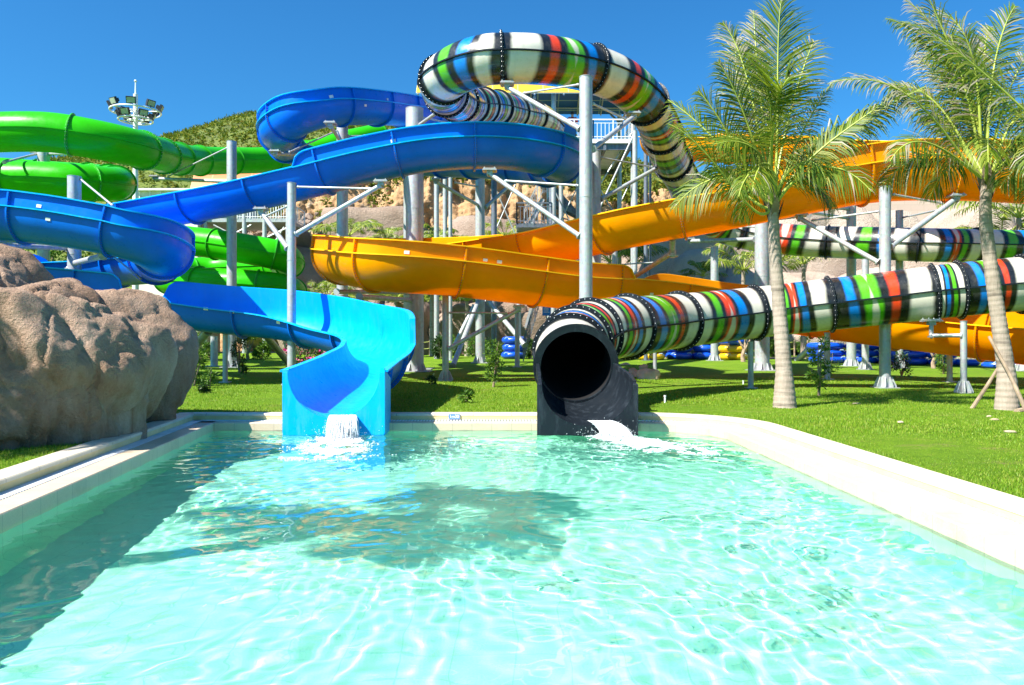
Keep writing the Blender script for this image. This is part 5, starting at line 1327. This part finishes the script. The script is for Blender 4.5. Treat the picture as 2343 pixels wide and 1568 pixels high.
cliff()
def hill():
    px = np.linspace(-500, 3000, 220); cy = interp(px, [(-500,420),(0,385),(163,366),(250,345),(345,322),(440,300),(520,278),(590,263),(700,262),(900,272),(1100,288),(1290,305),(1400,360),(1600,410),(2000,420),(2200,385),(2342,370),(3000,400)])
    NY = 60; vs = []; rs = np.random.RandomState(2)
    for i, p in enumerate(px):
        zc = CZ+(HY-cy[i]-16)*150/F
        for j in range(NY):
            t = j/(NY-1); Y = 72+78*t; X = (p-CX)*Y/F; z = 3+(zc-3)*(1-(1-t)**1.6)+1.6*noise.noise(V((X*.06, Y*.06, 0)))*t*(1-t)*3
            vs.append((X, Y, z))
    mb = MB(); mb.v = vs; n = len(px)
    for i in range(n): mb.v.append((vs[i*NY+NY-1][0]*1.4, 240, -5))
    for i in range(n-1):
        for j in range(NY-1): mb.f.append((i*NY+j, (i+1)*NY+j, (i+1)*NY+j+1, i*NY+j+1)); mb.m.append(0)
        mb.f.append((i*NY+NY-1, (i+1)*NY+NY-1, n*NY+i+1, n*NY+i)); mb.m.append(0)
    tag(mb.build('hill', M['hill'], smooth=180), 'dry green hill behind the slides', 'hill', kind='structure')
    mb = MB(); 
    for k in range(9500):
        t = rs.rand()**.75; p = rs.uniform(-120, 1650) if k % 6 else rs.uniform(1650, 2600); i = min(n-2, max(0, int((p+500)/3500*(n-1)))); j = int(t*(NY-1.01))
        a = vs[i*NY+j]; b_ = vs[(i+1)*NY+j]; f = rs.rand(); c = [a[q]+(b_[q]-a[q])*f for q in range(3)]; s_ = rs.uniform(.4, .95); c[2] += s_*.3
        leaf_quads(mb, blob_points(c, (s_, s_, s_*.8), 14, k, .35), .25, k)
    tag(mb.build('hill_vegetation', M['scrub'], smooth=None), 'dry yellow green scrub covering the hill', 'scrub', kind='stuff')
hill()
def rockwall(name, label, spec, mat, sub=4):
    mb = MB()
    for k, (px, pyt, w_, h_, Y) in enumerate(spec):
        top = at(px, pyt, Y); wd = w_*Y/F/2; hh = h_*Y/F/2
        lump(mb, (top.x, Y+wd*.3, top.z-hh), (wd*1.08, wd*.9, hh*1.08), int(px)+k, npl=9, sub=sub, p=13, amp=.06, rot=0)
    tag(mb.build(name, M[mat], smooth=180), label, 'rock face')
rnd2 = random.Random(4)
spec = [(870,488,230,150,58),(700,560,170,190,56),(640,530,150,140,58),(1010,520,160,160,58),(1110,498,180,180,59),(1230,520,170,180,58),(1340,545,160,200,57),(1450,560,180,200,56),(780,620,170,200,54),(900,600,180,230,54),(1030,610,170,200,54),(1150,600,180,230,54),(1290,620,180,200,54),(1400,650,170,190,53),
        (690,665,150,170,51),(800,690,140,140,50),(920,690,150,130,50),(1040,700,150,120,50),(1130,690,170,140,50),(1235,700,150,120,50),(1330,700,160,130,50),(560,560,150,170,58),(600,640,150,170,54)]
rockwall('rock_face', 'pinkish artificial rock face of stacked boulders below the tan cliff', spec, 'rock_far')
spec = [(1560,520,170,210,52),(1665,470,210,260,53),(1590,575,130,130,49),(1790,470,260,300,54),(1700,600,200,200,50),(1930,470,260,320,55),(2080,490,230,320,54),(2220,470,260,340,55),(2360,480,240,330,54),(1850,610,220,200,51),(2020,620,220,190,51),(2200,620,240,190,51),(1500,600,150,200,52),(1520,690,150,120,50),(1650,700,200,120,49),(1850,710,220,100,49),(2080,710,240,110,49),(2300,700,240,130,49)]
rockwall('rock_face', 'paler artificial rock face behind the palms and the rear striped tube', spec, 'rock_pale')
mb = MB(); a, b_ = at(1780, 440, 60), at(2500, 430, 60); mb.box(((a.x+b_.x)/2, 60, (a.z-2)/2), (b_.x-a.x, .6, a.z+2)); tag(mb.build('retaining_blocks', M['blockwall'], smooth=None), 'pale wall of cut blocks above the rear striped tube', 'retaining wall')
# path and rope fence
mb = MB(); mb.box(((TX(380,55)+TX(1400,55))/2, 55.2, gz(55.2)+.02), (TX(1400,55)-TX(380,55), 1.3, .09)); tag(mb.build('path', M['concrete'], smooth=None), kind='structure')
mb = MB(); mb.box(((TX(1560,44)+TX(2600,44))/2, 41.5, gz(41.5)+.01), (TX(2600,44)-TX(1400,44), 1.6, .09)); tag(mb.build('path', M['rock_pale'], smooth=None), kind='structure')
def fence(x0, x1, Y, label, n):
    base = V(((x0+x1)/2, Y, gz(Y))); root = thing('rope_fence', label, 'fence', base)
    for k in range(n):
        x = x0+(x1-x0)*k/(n-1); mb = MB(); mb.tube([(x, Y, gz(Y)-.1), (x, Y, gz(Y)+.95)], .05, 8); mb.build('fence_post', M['wood'], root, base)
    for h in (.45, .85):
        mb = MB(); mb.tube([(x0+(x1-x0)*t, Y, gz(Y)+h-.05*abs(math.sin(t*(n-1)*math.pi))) for t in np.linspace(0, 1, n*6)], .022, 6); mb.build('rope', M['palm_rachis'], root, base)
fence(TX(900,48), TX(1220,48), 47, 'low rope fence in front of the pink rocks behind the props', 12)
fence(TX(1750,46), TX(1900,46), 45.5, 'low rope fence far behind the first palm trunk', 6)
# low white building and second tower with orange canopy at the left
Y = 52; a, b_ = at(308, 437, Y), at(452, 437, Y); base = V(((a.x+b_.x)/2, Y+2, gz(Y))); root = thing('pavilion', 'long low off white building behind the blue flume', 'building', base)
mb = MB(); mb.box(((a.x+b_.x)/2, Y+2, (a.z+gz(Y))/2), (b_.x-a.x, 4, a.z-gz(Y))); mb.build('wall', M['wall_white'], root, base, smooth=None)
mb = MB(); mb.box(((a.x+b_.x)/2, Y+2, a.z+.06), (b_.x-a.x+.5, 4.5, .13)); mb.build('roof', M['white_paint'], root, base, smooth=None)
for k in range(6): x = a.x+(b_.x-a.x)*(k+.5)/6; mb = MB(); mb.box((x, Y-.03, a.z-.6), (.06, .07, 1.1)); mb.build('pilaster', M['white_paint'], root, base, smooth=None)
Y = 54; c = at(560, 520, Y); base = V((c.x, Y, gz(Y))); root = thing('start_tower', 'distant start platform with orange arched canopy and steel railings', 'slide tower', base)
canopy(root, base, TX(462, Y), TX(620, Y), Y-2, Y+3, CZ+(HY-433)*(Y-2)/F, CZ+(HY-425)*(Y+3)/F, 1.9, (M['roof_orange'], M['steel_blue']), ('canopy_sheet', 'canopy_lining'), ribs=False)
zf = CZ+(HY-512)*Y/F; mb = MB(); mb.box((TX(580, Y), Y+.5, zf), (TX(675, Y)-TX(485, Y), 4, .25)); mb.build('deck', M['steel'], root, base, smooth=None)
mb = MB(); rail(mb, (TX(560,Y), Y-1.5, zf+.1), (TX(675,Y), Y-1.5, zf+.1), 1.1, 20, .06); mb.build('railing', M['white_paint'], root, base, smooth=None)
mb = MB(); rail(mb, (TX(675,Y), Y-1.5, zf+.1), (TX(675,Y), Y+2.5, zf+.1), 1.1, 10, .06); mb.build('railing', M['white_paint'], root, base, smooth=None)
mb = MB(); mb.box((TX(530, Y), Y+.6, zf+.7), (TX(575, Y)-TX(500, Y), 2.5, 1.2)); mb.build('cabin', M['wall_white'], root, base, smooth=None)
for px in (488, 575, 620, 672):
    mb = MB(); mb.tube([(TX(px,Y), Y-1.4, gz(Y)), (TX(px,Y), Y-1.4, zf+(2.4 if px < 600 else .9))], .16, 10); mb.build('post', M['steel'], root, base)
for pa, pb in (((488,560),(575,515)), ((488,515),(575,560)), ((575,560),(672,515)), ((600,600),(650,520))):
    mb = MB(); mb.tube([at(*pa, Y-1.4), at(*pb, Y-1.4)], .06, 6); mb.build('brace', M['steel'], root, base)
# tumbled pale blocks between the tower and the cliff
mb = MB(); rs = random.Random(9)
for k in range(260):
    px = rs.uniform(450, 760); py = rs.uniform(515, 560)-(px-450)*.12+rs.uniform(0, 60); Y = rs.uniform(58.5, 62); p = at(px, py, Y)
    if p.z < .5: continue
    vs, fs = ICO[1]; s_ = rs.uniform(.15, .5); q = Matrix.Rotation(rs.uniform(0, 6), 3, V((rs.random(), rs.random(), 1)).normalized()); mb.add([p+q @ V((v[0]*s_*rs.uniform(.8,1.2), v[1]*s_, v[2]*s_*.8)) for v in vs], fs)
mb2 = mb; o = mb2.build('rubble', M['rock_far'], smooth=None); tag(o, 'slope of tumbled pale blocks below the cliff edge', 'rubble', kind='stuff')
mb = MB(); mbs = []
for i in range(40):
    for j in range(14):
        px = 430+i*9; X = (px-CX)*62/F; t = j/13; mb.v.append((X, 59+8*t+.6*noise.noise(V((X, t*4, 0))), .5+((9.5+.06*i)*t if i < 30 else (11.3)*t)+.4*noise.noise(V((X*.8, t*6, 4)))))
for i in range(39):
    for j in range(13): mb.f.append((i*14+j, (i+1)*14+j, (i+1)*14+j+1, i*14+j+1)); mb.m.append(0)
tag(mb.build('slope', M['cliff'], smooth=180), kind='structure')

# ================================================================== water running out of the outlets and foam
def foam(name, label, cx, zlip, w_, yl, dx, seed, reach):
    """a torn sheet pouring from the lip, then lacy foam drifting dx sideways and reach metres out"""
    rs = np.random.RandomState(seed); mb = MB(); T = math.sqrt(2*(zlip-WZ+.03)/9.8)*1.1
    def P(u, t, v): return (cx+u*w_/2*(1+.35*t)+dx*.25*t, yl+.03-v*t*T*2.0-.04*t, zlip+.015-(zlip-WZ+.01)*t*t)
    for k in range(420):
        u = rs.uniform(-1, 1); v = rs.uniform(.55, 1.2)*(1.15-.4*u*u); r = rs.uniform(.0016, .0052); s0 = rs.uniform(0, .55)**1.5; s1 = min(1, s0+rs.uniform(.3, .9))
        mb.tube([V(P(u+rs.normal(0, .01), t, v)) for t in np.linspace(s0, s1, 6)], [r*.4, r, r*1.2, r*1.3, r, r*.4], 4)
    for k in range(500):
        u = rs.uniform(-1, 1); t = rs.rand()**.7; p = P(u, t, rs.uniform(.4, 1.4)); mb.sphere((p[0]+rs.normal()*.02*t, p[1], p[2]+abs(rs.normal())*.025*t), rs.uniform(.002, .006), 0, 1)
    for k in range(13000):
        q = rs.rand()**1.3; hw = .20+.30*q; u = rs.normal()*.55
        x = cx+dx*(q*.8+.15)+u*hw; y = yl-.16-q*reach+rs.normal()*.06
        dens = noise.noise(V((x*4+seed, y*3, seed)))+.5*noise.noise(V((x*13, y*9, seed)))
        if dens < -.80+q*.85+.2*abs(u): continue
        h = .13*math.exp(-(q/.14)**2)*max(0, 1-u*u); s_ = rs.uniform(.004, .0145)*(1-.4*q)
        mb.sphere((x, y, WZ+.003+rs.rand()*h+.005*rs.rand()), s_, 0, 1, (1.6, 1.8, .4))
    for k in range(420):
        a = rs.uniform(0, 6.283); rad = abs(rs.normal())*.2; mb.sphere((cx+dx*.15+rad*math.cos(a), yl-.28+rad*math.sin(a)*.6, WZ+.03+abs(rs.normal())*.07), rs.uniform(.002, .006), 0, 1)
    o = mb.build(name, M['foam'], origin=(cx, yl, WZ), smooth=180); tag(o, label, 'foam', kind='stuff')
foam('blue_outlet_foam', 'white water pouring from the blue outlet and foaming', -2.43, .075, .36, 11.19, .32, 1, 2.3)
foam('black_outlet_foam', 'white water pouring from the black outlet and streaming aside', 1.24, -.01, .34, 11.19, 1.0, 2, 1.8)
